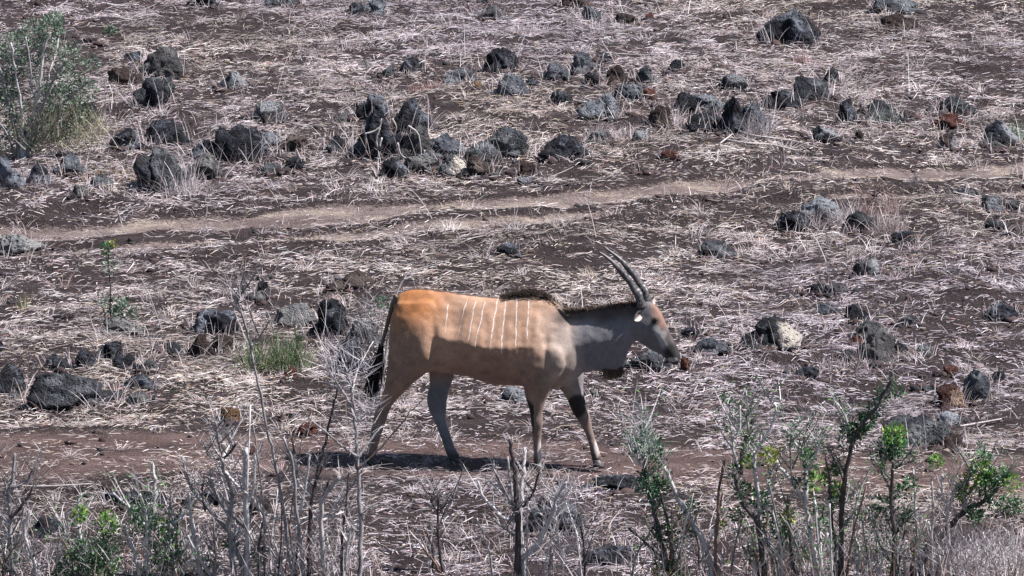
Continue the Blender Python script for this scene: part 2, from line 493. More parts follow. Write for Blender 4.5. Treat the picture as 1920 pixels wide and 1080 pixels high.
# ------------------------------------------------------------------ rocks
# centre x, foot y, width, height (photo pixels), kind of stone, label [, side painted with a pale sunlit tone or a white face]
ROCKS = [
 (386, 11, 36, 24, 'd', "square black rock cut by the top edge, left of the middle"),
 (249, 116, 34, 21, 'd', "small black rock just behind the grey-topped boulder right of the green bush"),
 (302, 148, 70, 55, 'g', "grey-topped boulder with dark hollow front, right of the green bush"),
 (232, 160, 62, 28, 'b', "low dusty brown mound between the green bush and the grey-topped boulder"),
 (288, 202, 72, 52, 'n', "grass-streaked grey rock below the grey-topped boulder by the bush"),
 (436, 164, 52, 37, 'm', "lone pale blue-grey rock on open straw right of the green bush", (.5, -.3, .8)),
 (160, 231, 44, 38, 'd', "dark rock at the right foot of the green bush"),
 (507, 228, 62, 40, 'g', "rock with pale grey top and dark right end, above the long black boulder", (-.2, -.4, .8)),
 (168, 82, 26, 15, 'b', "small brown clod behind the top of the green bush"),
 (240, 280, 62, 42, 'd', "dark square rock right of the bush, left of the round black rock"),
 (315, 278, 85, 52, 'd', "round black rock between the square rock and the long black boulder"),
 (393, 303, 72, 42, 'd', "low dark left end of the long black boulder pile"),
 (450, 307, 90, 68, 'd', "tall black boulder at the right of the pile left of the cairn"),
 (300, 361, 95, 76, 'n', "large dark rock with white grass stalks over it, just above the track"),
 (378, 338, 66, 48, 'g', "rounded grey rock against the right side of the grass-draped rock"),
 (14, 352, 58, 58, 'd', "dark rock at the left edge below the green bush, straw on top"),
 (70, 345, 38, 40, 'd', "narrow dark rock beside the left edge rock with straw hanging over it"),
 (128, 326, 54, 37, 'm', "blue-grey sloping rock below the trunk of the green bush"),
 (187, 352, 46, 29, 'n', "low dark rock left of the tan straw patch above the track"),
 (150, 370, 27, 24, 'g', "small grey stone nearest the track at the left"),
 (512, 13, 48, 22, 'd', "black rock half cut by the top edge, beside a grey-green lump"),
 (548, 14, 36, 20, 'n', "grey-green lump cut by the top edge, right of a black rock"),
 (665, 30, 42, 26, 'd', "dark left rock of the pair at the top edge"),
 (697, 27, 52, 30, 'm', "blue-black right rock of the pair at the top edge"),
 (922, 38, 52, 34, 'g', "upright grey rock near the top edge at the middle"),
 (908, 8, 26, 12, 'd', "black sliver of rock at the top edge behind the upright grey rock"),
 (772, 138, 42, 30, 'd', "dark rock hidden by arching white stalks beside the pink grass"),
 (862, 156, 56, 26, 'm', "flat blue-grey rock left of the orange stone"),
 (891, 165, 23, 16, 'o', "small orange stone right of the flat blue-grey rock"),
 (940, 134, 56, 43, 'd', "dark rounded rock above the bluish slanting rock, right of the orange stone"),
 (958, 186, 58, 48, 'm', "bluish slanting rock with black foot, right of the orange stone"),
 (640, 229, 28, 18, 'g', "low grey stone left of the cairn's top"),
 (690, 126, 20, 16, 'p', "small pale stone left of the pink grass"),
 (730, 147, 20, 18, 'n', "small grey-green stone below the pink grass"),
 (700, 226, 58, 46, 'd', "pointed black boulder on the left top of the cairn"),
 (773, 250, 64, 62, 'd', "tall dark boulder on the right top of the cairn"),
 (703, 298, 84, 82, 'd', "big dark boulder at the left foot of the cairn with dead roots over it"),
 (776, 301, 62, 60, 'g', "grey-faced boulder at the right foot of the cairn"),
 (739, 299, 38, 44, 'd', "narrow black boulder in the middle foot of the cairn"),
 (630, 290, 40, 36, 'd', "dark rock with pale left side touching the cairn's left"),
 (548, 285, 50, 30, 'b', "brown-black rock between the long boulder pile and the cairn"),
 (500, 276, 48, 27, 'm', "smooth grey rock leaning against the long boulder pile's right end"),
 (555, 320, 37, 27, 'd', "small black pointed rock alone in front of the brown-black rock"),
 (510, 323, 31, 19, 'n', "small grey stone left of the black pointed rock above the track"),
 (738, 336, 47, 38, 'd', "tilted black slab below the cairn, nearest the track"),
 (790, 325, 64, 31, 'g', "grey rubble rock right of the tilted black slab"),
 (828, 306, 76, 46, 'm', "bluish rock between the cairn and the big domed boulder"),
 (850, 327, 50, 36, 'nw', "greenish rock with a bright white patch below the bluish rock", (.75, -.6, .1)),
 (901, 331, 50, 38, 'b', "brown rock with dry grass hanging down its front, right of the white patch"),
 (936, 301, 102, 63, 'n', "big domed dark boulder right of the cairn"),
 (1058, 300, 80, 47, 'd', "dark sloping boulder right of the big domed boulder"),
 (993, 332, 37, 27, 'b', "small broken brown rock just above the track near the middle"),
 (985, 346, 30, 17, 'm', "low bluish stone at the track edge near the middle"),
 (1120, 222, 72, 47, 'm', "blue-topped dark boulder in the middle of the upper rock field"),
 (1052, 198, 40, 28, 'n', "rock in straw left of the blue-topped boulder"),
 (1178, 190, 50, 33, 'm', "mottled blue rock left of the small red-brown rock"),
 (1217, 186, 25, 21, 'r', "small red-brown rock in the upper rock field"),
 (1202, 268, 32, 27, 'g', "smooth purple-grey stone below the upper rock field", (.2, -.6, .7)),
 (1127, 268, 48, 26, 'n', "pale grass-covered grey rock below the blue-topped boulder"),
 (1240, 242, 46, 42, 'b', "dark brown rock with tangled straw right of the blue-topped boulder"),
 (1283, 216, 42, 40, 'd', "dark rock under crossing white stalks, left of the bluish ledge"),
 (1330, 205, 58, 33, 'm', "bluish ledge rock left of the greenish black boulder"),
 (1320, 247, 62, 41, 'd', "dark rock in grass in front of the bluish ledge"),
 (1380, 251, 58, 64, 'd', "tall greenish black boulder of the upper rock field"),
 (1418, 248, 44, 50, 'm', "pale blue-green rock against the right of the tall greenish black boulder"),
 (1258, 300, 33, 18, 'r', "reddish stone lying above the track right of the middle"),
 (1208, 326, 23, 16, 'b', "small brown stone between the reddish stone and the track"),
 (1075, 13, 50, 18, 'b', "brown rock cut by the top edge right of the middle"),
 (1110, 40, 37, 29, 'm', "dark bluish rock beside white upright stalks near the top"),
 (1175, 48, 45, 28, 'b', "brown split rock right of the white upright stalks near the top"),
 (1219, 38, 16, 15, 'r', "tiny dark red stone right of the brown split rock near the top"),
 (1130, 112, 31, 16, 'd', "flat black rock left end of the long white stalk"),
 (1095, 137, 48, 36, 'm', "pale-topped rock with black left face, left of the long white stalk"),
 (1042, 150, 45, 34, 'm', "dark blue rock under a forked white stalk"),
 (1112, 160, 30, 25, 'd', "small dark rock below the pale-topped rock with black left face"),
 (1160, 156, 41, 36, 'b', "brown-black rock below the long white stalk"),
 (1213, 156, 37, 34, 'n', "grey-green rock below the long white stalk's right half"),
 (1270, 136, 29, 25, 'd', "round black rock at the right end of the long white stalk"),
 (1372, 170, 55, 37, 'd', "pyramid rock with pale blue top above the bluish ledge", (.5, -.1, .8)),
 (1000, 165, 27, 17, 'd', "small dark stone between the bluish slanting rock and the dark blue rock"),
 (1482, 83, 100, 65, 'd', "biggest black boulder on the upper right slope, standing alone"),
 (1680, 24, 77, 23, 'm', "wide blue-black rock at the top right"),
 (1686, 60, 67, 29, 'b', "wide dark brown rock just below the blue-black one at the top right"),
 (1559, 158, 30, 31, 'd', "small upright black rock above the grassy grey mound on the right"),
 (1520, 188, 68, 45, 'n', "grassy grey mound of rock right of the tall greenish black boulder"),
 (1465, 207, 72, 42, 'd', "dark bluish rock left of the grassy grey mound"),
 (1589, 231, 32, 41, 'd', "upright black stone below the grassy grey mound"),
 (1618, 219, 27, 19, 'b', "small brown stone beside the upright black stone"),
 (1655, 223, 52, 35, 'n', "green-grey rock under white stalks on the right"),
 (1702, 223, 36, 15, 'b', "low brown stone right of the green-grey rock under stalks"),
 (1795, 214, 60, 37, 'n', "greenish rock sitting behind the dark red-ended rock at the right"),
 (1785, 243, 57, 28, 'r', "dark rock with a reddish right end at the right"),
 (1550, 267, 49, 31, 'd', "black rock with bluish top right of the fallen white branches", (.5, .1, .8)),
 (1778, 278, 31, 27, 'b', "brown stone with a pink right side below the red-ended rock", (.9, -.4, .1)),
 (1877, 275, 63, 49, 'd', "black wedge rock with pale sloping top near the right edge", (.75, .1, .7)),
 (1865, 282, 31, 17, 'g', "small grey stone in front of the black wedge rock"),
 (1612, 261, 17, 17, 'b', "small brown stone right of the black rock by the fallen branches"),
 (1490, 433, 66, 39, 'd', "black left end rock of the group below the track at the right"),
 (1545, 423, 84, 50, 'm', "grass-covered middle rock of the group below the track at the right"),
 (1618, 434, 62, 40, 'n', "greenish right end rock of the group below the track at the right"),
 (1694, 458, 43, 29, 'd', "black rock in pale straw right of the group below the track"),
 (1624, 519, 45, 35, 'n', "round rock with blue right side alone in straw", (.8, -.3, .2)),
 (1812, 371, 47, 18, 'd', "low dark rock below the track near the right edge"),
 (1858, 398, 41, 35, 'm', "blue rock with black foot near the right edge below the track"),
 (1900, 393, 34, 15, 'g', "flat grey rock at the right edge beside the blue rock"),
 (1867, 433, 43, 19, 'd', "small black rock below the blue rock near the right edge"),
 (1530, 552, 36, 22, 'd', "black left stone of a low pair on the right slope"),
 (1570, 552, 42, 24, 'g', "dusty grey right stone of a low pair on the right slope"),
 (1553, 589, 42, 19, 'm', "small bluish stone above the white-faced rock"),
 (1880, 598, 56, 20, 'd', "low black rock standing for a dark hollow in the bare soil at the right edge"),  # rock mesh in place of a dark hollow
 (1344, 483, 63, 31, 'n', "mottled rock alone right of the animal's horn tips"),
 (947, 482, 47, 25, 'd', "small dark rock above the animal's withers crest"),
 (1450, 658, 96, 60, 'dw', "dark boulder with a large cream-white right face", (.8, -.55, .25)),
 (1413, 654, 46, 30, 'd', "low dark rock touching the left of the white-faced boulder"),
 (1332, 667, 67, 29, 'm', "low blue-grey rock with a black hollow in front of the animal's muzzle"),
 (1298, 632, 42, 22, 'd', "dark rock just ahead of the animal's forehead"),
 (1513, 712, 45, 19, 'd', "flat dark stone alone below the white-faced boulder"),
 (1608, 606, 42, 36, 'd', "black top rock of the heap right of the white-faced boulder"),
 (1630, 641, 66, 38, 'g', "grey middle rock of the heap right of the white-faced boulder"),
 (1645, 680, 64, 54, 'g', "curled grey front rock of the heap right of the white-faced boulder"),
 (1688, 665, 32, 23, 'd', "black rock at the right end of the heap right of the white-faced boulder"),
 (1600, 674, 34, 18, 'n', "pale grassy stone at the left front of the heap"),
 (1604, 648, 22, 19, 'r', "dark red stone at the left of the heap"),
 (1705, 609, 42, 19, 'n', "two-tone dark stone behind the heap, to its right"),
 (1735, 664, 28, 19, 'n', "small greenish stone right of the heap"),
 (1783, 703, 26, 20, 'r', "small dark red stone above the reddish pyramid"),
 (1872, 718, 26, 23, 'd', "round black stone near the right edge beside pinkish straw"),
 (1832, 753, 45, 55, 'm', "upright blue-grey rock right of the reddish pyramid"),
 (1783, 766, 50, 43, 'rt', "reddish black pyramid rock with tan right side", (.8, -.5, .2)),
 (1742, 734, 25, 12, 'd', "small flat black stone left of the reddish pyramid"),
 (1720, 842, 120, 66, 'n', "large grey-green boulder behind the leafy stem at the right"),
 (1778, 797, 38, 27, 'm', "blue-grey rock on the right shoulder of the grey-green boulder"),
 (1788, 842, 46, 30, 'b', "dark brown broken rock at the right foot of the grey-green boulder"),
 (222, 632, 78, 40, 'g', "rock at the foot of the lone green sapling"),
 (205, 673, 42, 33, 'd', "black rock with lit top below the sapling rock"),
 (237, 696, 56, 29, 'd', "black lying rock touching the one below the sapling rock"),
 (160, 692, 37, 33, 'd', "bluish black rock left of the black lying rock"),
 (108, 694, 44, 30, 'n', "dark rock under dead twigs behind the largest grey boulder"),
 (142, 765, 158, 66, 'n', "largest grey boulder, long and low, at the left"),
 (12, 746, 62, 58, 'd', "black boulder cut by the left edge"),
 (27, 753, 25, 17, 'n', "small greenish stone in front of the black boulder at the left edge"),
 (260, 731, 55, 33, 'd', "rugged black rock right of the largest grey boulder"),
 (281, 695, 29, 21, 'g', "small grey stone right of the black lying rock"),
 (292, 657, 15, 14, 'n', "tiny dark stone above the small grey stone at the left"),
 (326, 665, 37, 25, 'n', "dark greenish stone left of the double black rocks"),
 (262, 760, 45, 15, 'g', "flat grey stone below the rugged black rock"),
 (0, 661, 22, 23, 'd', "dark rock tip at the left edge above the black boulder"),
 (406, 628, 80, 47, 'd', "black upper rock of the double left of the green grass"),
 (380, 671, 48, 45, 'b', "brown lower rock of the double left of the green grass"),
 (414, 663, 44, 36, 'b', "dusty brown rock in the gap of the double left of the green grass"),
 (493, 551, 26, 25, 'd', "small black upright stone behind the pale slab"),
 (506, 528, 26, 16, 'g', "small pale-topped stone behind the black upright stone"),
 (478, 567, 35, 17, 'g', "smooth grey stone in front of the black upright stone"),
 (555, 608, 70, 43, 'p', "pale grey slab behind the green grass tuft"),
 (616, 634, 66, 70, 'd', "black triangular rock right of the pale slab"),
 (660, 543, 80, 25, 'b', "low brown and blue rock behind the animal's rump"),
 (664, 706, 66, 66, 'd', "big black rock behind the bare sapling's twigs, left of the animal's tail tuft"),
 (682, 646, 58, 46, 'g', "smooth grey rock above the big black rock, left of the animal's tail"),
 (548, 706, 29, 21, 'r', "small red-brown stone in front of the green grass tuft"),
 (430, 794, 44, 31, 'o', "brown stone with orange right side on the footpath's far edge"),
 (543, 785, 23, 13, 'd', "tiny black stone behind the footpath, left of the hind legs"),
 (572, 815, 47, 17, 'r', "flat pinkish stone on the footpath behind the hind legs"),
 (468, 850, 24, 16, 'r', "small pinkish stone on the footpath between pale stems"),
 (958, 755, 54, 31, 'm', "blue-grey rock seen under the animal's belly"),
 (1106, 746, 31, 15, 'g', "small grey stone in front of the animal's chest"),
 (1040, 1006, 94, 72, 'd', "dark boulder in the foreground behind the forked bare shrub"),
 (1215, 697, 84, 42, 'n', "dark grassy rock under the animal's chin"),
 (1285, 699, 18, 26, 'r', "upright red-brown stone just past the animal's muzzle"),
 (262, 948, 130, 34, 'd', "long low dark rock ledge in the left foreground"),
 (406, 954, 56, 34, 'd', "dark rock behind the branched pale stems in the foreground"),
 (490, 967, 52, 38, 'b', "brown-black rock right of the branched pale stems in the foreground"),
 (85, 1004, 70, 22, 'd', "low dark rock standing for a dark hollow at the lower left"),  # a dark hollow, modelled as a rock
 (1150, 1062, 100, 40, 'd', "dark rock low in the foreground left of the leafy shrub"),
 (1150, 922, 110, 15, 'd', "low dark rock ledge just below the animal's front hooves"),
 (30, 478, 84, 14, 'p', "flat bleached slab at the left edge below the track"),
]

_ico = {}
def ico(sub):
    if sub not in _ico:
        bm = bmesh.new()
        bmesh.ops.create_icosphere(bm, subdivisions=sub, radius=1)
        v = np.array([x.co[:] for x in bm.verts])
        f = np.array([[q.index for q in p.verts] for p in bm.faces])
        bm.free()
        _ico[sub] = (v, f)
    return _ico[sub]

def rock_shape(sub, seed, lobes):
    rs = np.random.default_rng(seed)
    ps, fs, ds = [], [], []
    nv_ = 0
    for L in range(lobes):
        v0, f0 = ico(sub if L == 0 else 3)
        o = rs.uniform(-50, 50, 3)
        r = 1 + .42 * noise3(v0[:, 0] * 1.2 + o[0], v0[:, 1] * 1.2 + o[1], v0[:, 2] * 1.2 + o[2], 1)
        p = v0 * r[:, None]
        for k in range(rs.integers(6, 11)):
            n = rs.normal(size=3); n /= np.linalg.norm(n)
            e = p @ n - rs.uniform(.55, .95)
            p = p - np.where(e > 0, e * .9, 0)[:, None] * n
        for fr, am, sd in ((2.4, .20, 2), (5.2, .15, 3), (11, .085, 4)):
            q = p * fr + o
            nn = noise3(q[:, 0], q[:, 1], q[:, 2], sd)
            p = p * (1 + am * (.55 * nn + .75 * (.45 - np.abs(noise3(q[:, 0] + 31, q[:, 1], q[:, 2], sd + 9)))))[:, None]
        if L:
            p = p * rs.uniform(.5, .85) + np.array([rs.choice([-1, 1]) * rs.uniform(.45, .85), rs.uniform(-.5, .3), rs.uniform(-.55, .0)])
        ps.append(p); fs.append(f0 + nv_); ds.append(v0); nv_ += len(v0)
    p, f, d = np.concatenate(ps), np.concatenate(fs), np.concatenate(ds)
    lo, hi = p.min(0), p.max(0)
    p = (p - (lo + hi) / 2) / ((hi - lo) / 2)
    k = 1 + .38 * np.clip(-p[:, 2] + .15, 0, .7)          # broader towards the foot
    p[:, 0] *= k / k.max() * 1.12; p[:, 1] *= k / k.max() * 1.12
    return p, f, d

rock_info = []
for i, rk in enumerate(ROCKS):
    cx, by, w, h, kd, lab = rk[:6]
    g = ground_pt(cx, by + 2)
    s = px_scale(g)
    W = w / s * 1.24
    D = W * random.uniform(.7, .9) if w < 110 else W * .55
    H = 1.27 * max((h / s - .14 * W) / .97, .30 * W if w < 75 else .24 * W)
    if 'ledge just' in lab or 'long low' in lab: H *= .6
    cy = g[1] + D * .42
    base = float(hgt(g[0], cy))
    sub = 4 if w > 34 else 3
    lobes = 3 if w >= 72 else 2 if w >= 40 and kd != 'p' else 1
    p, f, dirs = rock_shape(sub, 100 + i, lobes)
    p[:, 2] = np.where(p[:, 2] > 0, p[:, 2], p[:, 2])
    half = np.array([W / 2, D / 2, H * .66])
    pv = p * half
    zc = base + H * .31
    me = mesh_np("rock", pv, f)
    pa = np.zeros(len(pv), np.float32)
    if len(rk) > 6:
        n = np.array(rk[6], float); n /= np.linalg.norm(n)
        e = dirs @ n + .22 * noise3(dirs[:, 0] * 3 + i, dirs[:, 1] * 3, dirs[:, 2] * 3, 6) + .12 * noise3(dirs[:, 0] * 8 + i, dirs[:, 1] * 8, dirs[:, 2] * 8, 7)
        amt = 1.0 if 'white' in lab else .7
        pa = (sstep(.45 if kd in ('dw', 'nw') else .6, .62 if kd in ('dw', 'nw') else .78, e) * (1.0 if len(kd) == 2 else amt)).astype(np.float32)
    at = me.attributes.new("patch", 'FLOAT', 'POINT')
    at.data.foreach_set("value", pa)
    o = link("rock", me, ROCKM[kd], None, (g[0], cy, zc))
    tag(o, lab, "rock", "volcanic rocks scattered over the slope")
    rock_info.append((g[0], cy, W, D, H, base, kd))

# ------------------------------------------------------------------ straw lying on the soil
PAL = np.array([(.69, .62, .63), (.52, .455, .465), (.36, .31, .32), (.46, .38, .30), (.25, .225, .235), (.32, .21, .19), (.81, .76, .77), (.12, .09, .092)])
def straw_cols(n, w=(.25, .23, .16, .08, .10, .05, .08, .12)):
    c = PAL[RNG.choice(len(PAL), n, p=np.array(list(w) + [0] * (len(PAL) - len(w))) / sum(w))]
    return np.clip(c * RNG.uniform(.75, 1.15, (n, 1)) + RNG.normal(0, .012, (n, 3)), .02, .85)

def straw_at(n, x, y, **k):
    c = straw_cols(n, **k)
    b = fbm2(x * .9, y * 1.3, 71, 3)
    h = noise2(x * .35, y * .3, 72)[:, None]
    c *= (1.0 + .30 * np.clip(b, -1, 1))[:, None]
    return np.clip(c * (1 + h * np.array([.02, .01, -.09])[None]), .02, .86)

def density(x, y):
    n = .62 + .42 * fbm2(x * 1.3, y * 1.8, 21, 3) + .45 * noise2(x * 3.4, y * 4.6, 24)
    d = sstep(.15, 1.0, n) * .93 + .07
    m = noise2(x * 5.5, y * 8.5, 26) + .6 * noise2(x * 11, y * 17, 27)
    d *= .05 + .95 * sstep(-.40, .35, m)
    d *= 1 - .86 * track_mask(x, y)
    d *= 1 - .64 * path_mask(x, y)
    d *= 1 - .5 * (1 - sstep(.3, .75, np.minimum(poly_dist(x, y, RUT_A), poly_dist(x, y, RUT_B)) + .2 * noise2(x * 1.7, y * 2.5, 57)))
    d *= 1 - .45 * (1 - sstep(-7.6, -6.6, y)) * (1 - sstep(-1.2, .2, x))
    for bx, by, rx, ry in BARE:
        q = flat(bx, by)
        d *= 1 - .75 * (1 - sstep(.5, 1.1, np.hypot((x - q[0]) / rx, (y - q[1]) / ry)))
    return d

def lying(n, x, y, Lr, wr, lift, tilt, cols, k=3):
    th = np.where(RNG.uniform(0, 1, n) < .5, RNG.normal(0, .55, n), RNG.uniform(0, math.pi * 2, n))
    L = RNG.uniform(Lr[0], Lr[1], n) * RNG.uniform(.6, 1, n) * np.where(RNG.uniform(0, 1, n) < .07, 2.2, 1)
    t = np.linspace(-.5, .5, k)[None]
    cur = RNG.normal(0, .24, n)[:, None] * (t * t - .08)
    cx = x[:, None] + L[:, None] * (t * np.cos(th)[:, None] - cur * np.sin(th)[:, None])
    cy = y[:, None] + L[:, None] * (t * np.sin(th)[:, None] + cur * np.cos(th)[:, None])
    hz = hgt(cx.ravel(), cy.ravel()).reshape(cx.shape)
    lf = RNG.exponential(lift, n)[:, None] + .004
    tl = RNG.normal(0, tilt, n)[:, None]
    arch = np.abs(RNG.normal(0, .06, n))[:, None] * L[:, None] * (1 - 4 * t * t)
    cz = np.maximum(hz + .003, hz + lf + tl * L[:, None] * (t + .5 * np.sign(tl)) + arch)
    C = np.stack([cx, cy, cz], -1)
    up = np.stack([RNG.normal(0, .75, n), RNG.normal(-.35, .75, n), np.ones(n) * .8], -1)
    d = np.stack([np.cos(th), np.sin(th), np.zeros(n)], -1)
    S = np.cross(d, up); S /= np.linalg.norm(S, axis=1)[:, None] + 1e-9
    W = RNG.uniform(wr[0], wr[1], n)[:, None] * (1 - .5 * np.abs(t * 2) ** 2 * (k > 2))
    return ribbons(C, S, W, cols)

def scatter(n, x0, x1, y0, y1, dens):
    xs, ys = [], []
    got = 0
    while got < n:
        m = n
        x, y = RNG.uniform(x0, x1, m), RNG.uniform(y0, y1, m)
        keep = RNG.uniform(0, 1, m) < dens(x, y)
        xs.append(x[keep]); ys.append(y[keep]); got += int(keep.sum())
    return np.concatenate(xs)[:n], np.concatenate(ys)[:n]

N1 = 205000
x, y = scatter(N1, -7.3, 7.3, -12, 16, density)
v, f, c = lying(N1, x, y, (.03, .135), (.0028, .0062), .013, .11, straw_at(N1, x, y))
N2 = 150000
x2, y2 = scatter(N2, -7.0, 7.0, -11, 15.5, lambda x, y: sstep(-.5, .6, noise2(x * 7, y * 10, 28) + .7 * noise2(x * 2, y * 3, 29)) * (1 - .8 * track_mask(x, y)) * (1 - .5 * path_mask(x, y)))
v2, f2, c2 = lying(N2, x2, y2, (.015, .06), (.003, .0065), .008, .16, straw_at(N2, x2, y2, w=(.12, .18, .2, .1, .14, .08, .03, .25)), k=2)
v, f, c = join_sets([(v, f, c), (v2, f2, c2)])
tag(link("straw_litter", mesh_np("straw_litter", v, f, c), M_STRAW), "pale dry straw lying thick over the dark soil", "straw", kind='stuff')

# upright and leaning dry grass: round the rocks, in loose tufts and in the foreground
def upright(x, y, z, h, lean, ang, wr, cols, k=5, droop=.25):
    n = len(x)
    t = np.linspace(0, 1, k)[None]
    L = h[:, None]
    lx, ly = np.cos(ang)[:, None], np.sin(ang)[:, None]
    ln = lean[:, None]
    r = L * (ln * t + droop * ln * t ** 3)
    zz = L * (t * np.sqrt(np.maximum(.05, 1 - np.minimum(.9, ln) ** 2)) - droop * ln * 1.2 * t ** 3)
    C = np.stack([x[:, None] + lx * r, y[:, None] + ly * r, z[:, None] + zz], -1)
    a = RNG.uniform(0, math.pi, n)
    S = np.stack([np.cos(a), np.sin(a) * .5, np.zeros(n)], -1)
    S /= np.linalg.norm(S, axis=1)[:, None]
    W = RNG.uniform(wr[0], wr[1], n)[:, None] * (1 - .75 * t ** 1.5)
    return ribbons(C, S, W, cols)

sets = []
for (rx, ry, W, D, H, base, kd) in rock_info:
    n = int(26 + W * 130)
    a = RNG.uniform(0, 2 * math.pi, n)
    # more of it on the sides and front
    q = RNG.uniform(.86, 1.25, n)
    x, y = rx + W / 2 * q * np.cos(a), ry + D / 2 * q * np.sin(a)
    z = hgt(x, y) - .01
    ang = a + RNG.normal(0, 1.1, n)
    h = RNG.uniform(.3, 1.0, n) * (H * .75 + .07)
    sets.append(upright(x, y, z, h, RNG.uniform(.25, .98, n), ang, (.0028, .0062), straw_cols(n)))
    # stalks blown across the top of the stone
    n = int(5 + W * 22)
    a = RNG.uniform(math.pi * 1.05, math.pi * 1.95, n)
    x, y = rx + W / 2 * 1.02 * np.cos(a), ry + D / 2 * 1.05 * np.sin(a)
    ang = math.pi / 2 + RNG.normal(0, .9, n)
    h = RNG.uniform(.5, 1.1, n) * (H + .08)
    sets.append(upright(x, y, hgt(x, y), h, RNG.uniform(.2, .75, n), ang, (.003, .0055), straw_cols(n, (.4, .3, .1, .05, .05, 0, .2))))

NT, NB = 1250, 42
tx, ty = scatter(NT, -7.0, 7.0, -11, 15.5, lambda x, y: density(x, y) ** .6)
tr = RNG.uniform(.03, .11, NT)
n = NT * NB
k_ = np.repeat(np.arange(NT), NB)
a_ = RNG.uniform(0, 2 * math.pi, n); q_ = RNG.uniform(0, 1, n) ** .5
x = tx[k_] + np.cos(a_) * tr[k_] * q_; y = ty[k_] + np.sin(a_) * tr[k_] * q_
main = RNG.uniform(0, 6.28, NT)
ang = np.where(RNG.uniform(0, 1, n) < .55, main[k_] + RNG.normal(0, .6, n), a_)
tc_ = straw_cols(NT)[k_] * .45 + straw_at(n, x, y, w=(.28, .24, .16, .10, .10, .03, .06, .03)) * .55
sets.append(upright(x, y, hgt(x, y) - .006, RNG.uniform(.45, 1, n) * (tr[k_] * 1.3 + .06), RNG.uniform(.62, .99, n), ang, (.003, .006), tc_, k=4, droop=.18))

def tuft_dens(x, y):
    n = fbm2(x * 1.4, y * 1.4, 31, 3)
    return sstep(.15, .9, n) * (1 - .97 * track_mask(x, y)) * (1 - .93 * path_mask(x, y))
n = 9000
x, y = scatter(n, -7.2, 7.2, -9, 15.5, tuft_dens)
sets.append(upright(x, y, hgt(x, y) - .005, RNG.uniform(.05, .22, n) * RNG.uniform(.5, 1, n), RNG.uniform(.1, .95, n), RNG.uniform(0, 6.28, n), (.004, .008), straw_cols(n)))
# a few long single stalks
n = 260
x, y = scatter(n, -7, 7, -8, 15, tuft_dens)
sets.append(upright(x, y, hgt(x, y), RNG.uniform(.2, .5, n), RNG.uniform(.1, .8, n), RNG.uniform(0, 6.28, n), (.005, .008), straw_cols(n, (.5, .2, 0, .1, 0, 0, .4))))
v, f, c = join_sets(sets)
tag(link("dry_grass", mesh_np("dry_grass", v, f, c), M_STRAW), "dry grass standing round the rocks and in loose tufts", "grass", kind='stuff')

# foreground grass, tall and tangled, below the footpath
def fore_dens(x, y):
    n = .5 + .6 * fbm2(x * 1.2, y * 1.6, 41, 3)
    e = 1 - sstep(-7.6, -6.95, y + .25 * noise2(x * 1.1, x * 0 + 3.3, 43))
    return sstep(.1, .8, n) * e * (.55 + .45 * sstep(.5, 3.0, x))
n = 13000
x, y = scatter(n, -6.5, 6.5, -12, -6.7, fore_dens)
w_mid = straw_cols(n, (.28, .25, .16, .12, .08, .09, .10))
near = .07 + .20 * RNG.uniform(0, 1, n) ** 1.5
v, f, c = upright(x, y, hgt(x, y) - .005, near, RNG.uniform(.05, .97, n) ** .6, RNG.uniform(0, 6.28, n), (.004, .008), w_mid)
tag(link("foreground_grass", mesh_np("foreground_grass", v, f, c), M_STRAW), "tangled dry grass along the bottom below the footpath", "grass", kind='stuff')

# clods and pebbles
n = 5200
x, y = scatter(n, -7, 7, -11.5, 15.5, lambda x, y: (.35 + .65 * (1 - density(x, y))) * (1 - .8 * track_mask(x, y)))
# rubble gathers round the rocks
k_ = RNG.integers(0, len(rock_info), 1500); a_ = RNG.uniform(0, 6.28, 1500); q_ = RNG.uniform(.9, 1.6, 1500)
ri = np.array([r_[:4] for r_ in rock_info])[k_]
x[:1500] = ri[:, 0] + np.cos(a_) * ri[:, 2] * .5 * q_; y[:1500] = ri[:, 1] + np.sin(a_) * ri[:, 3] * .5 * q_
iv, if_ = ico(1)
sz = np.minimum(RNG.exponential(.010, n) + .006, .030)
sz[:1500] = np.minimum(sz[:1500] * 2.3, .042)
sc3 = np.stack([sz * RNG.uniform(.8, 1.6, n), sz * RNG.uniform(.7, 1.3, n), sz * RNG.uniform(.5, .9, n)], -1)
jit = 1 + RNG.normal(0, .26, (n, len(iv), 1))
V = iv[None] * jit * sc3[:, None] + np.stack([x, y, hgt(x, y) + sz * .25], -1)[:, None]
F = (if_[None] + (np.arange(n) * len(iv))[:, None, None]).reshape(-1, 3)
cc = np.array([(.05, .037, .038), (.085, .062, .06), (.04, .04, .044), (.07, .05, .05)])[RNG.integers(0, 4, n)]
tag(link("soil_clods", mesh_np("soil_clods", V.reshape(-1, 3), F, np.repeat(cc, len(iv), 0)), attr_mat("clod", .95, .1)), "small dark clods and pebbles on the soil", "stones", kind='stuff')

# ------------------------------------------------------------------ the antelope
YAW = R(8)                                     # head turned a little towards the viewer
E0 = ground_pt(930, 873)
E0[2] = float(hgt(E0[0], E0[1]))
_ex = np.array([math.cos(YAW), -math.sin(YAW), 0.0])
_en = np.array([math.sin(YAW), math.cos(YAW), 0.0])

def E(px, py):
    """point of the body's mid plane under a line of sight -> (along, up)"""
    d = ray(px, py)
    t = np.dot(E0 - CAM, _en) / np.dot(d, _en)
    p = CAM + d * t - E0
    return float(p @ _ex), float(p[2])

_pp = [(700, 550), (1280, 560), (930, 870), (1100, 700), (800, 600)]
_A = np.array([[*E(*q), 1] for q in _pp])
_B = np.linalg.lstsq(_A, np.array(_pp, float), rcond=None)[0]   # (along, up) -> photo pixels

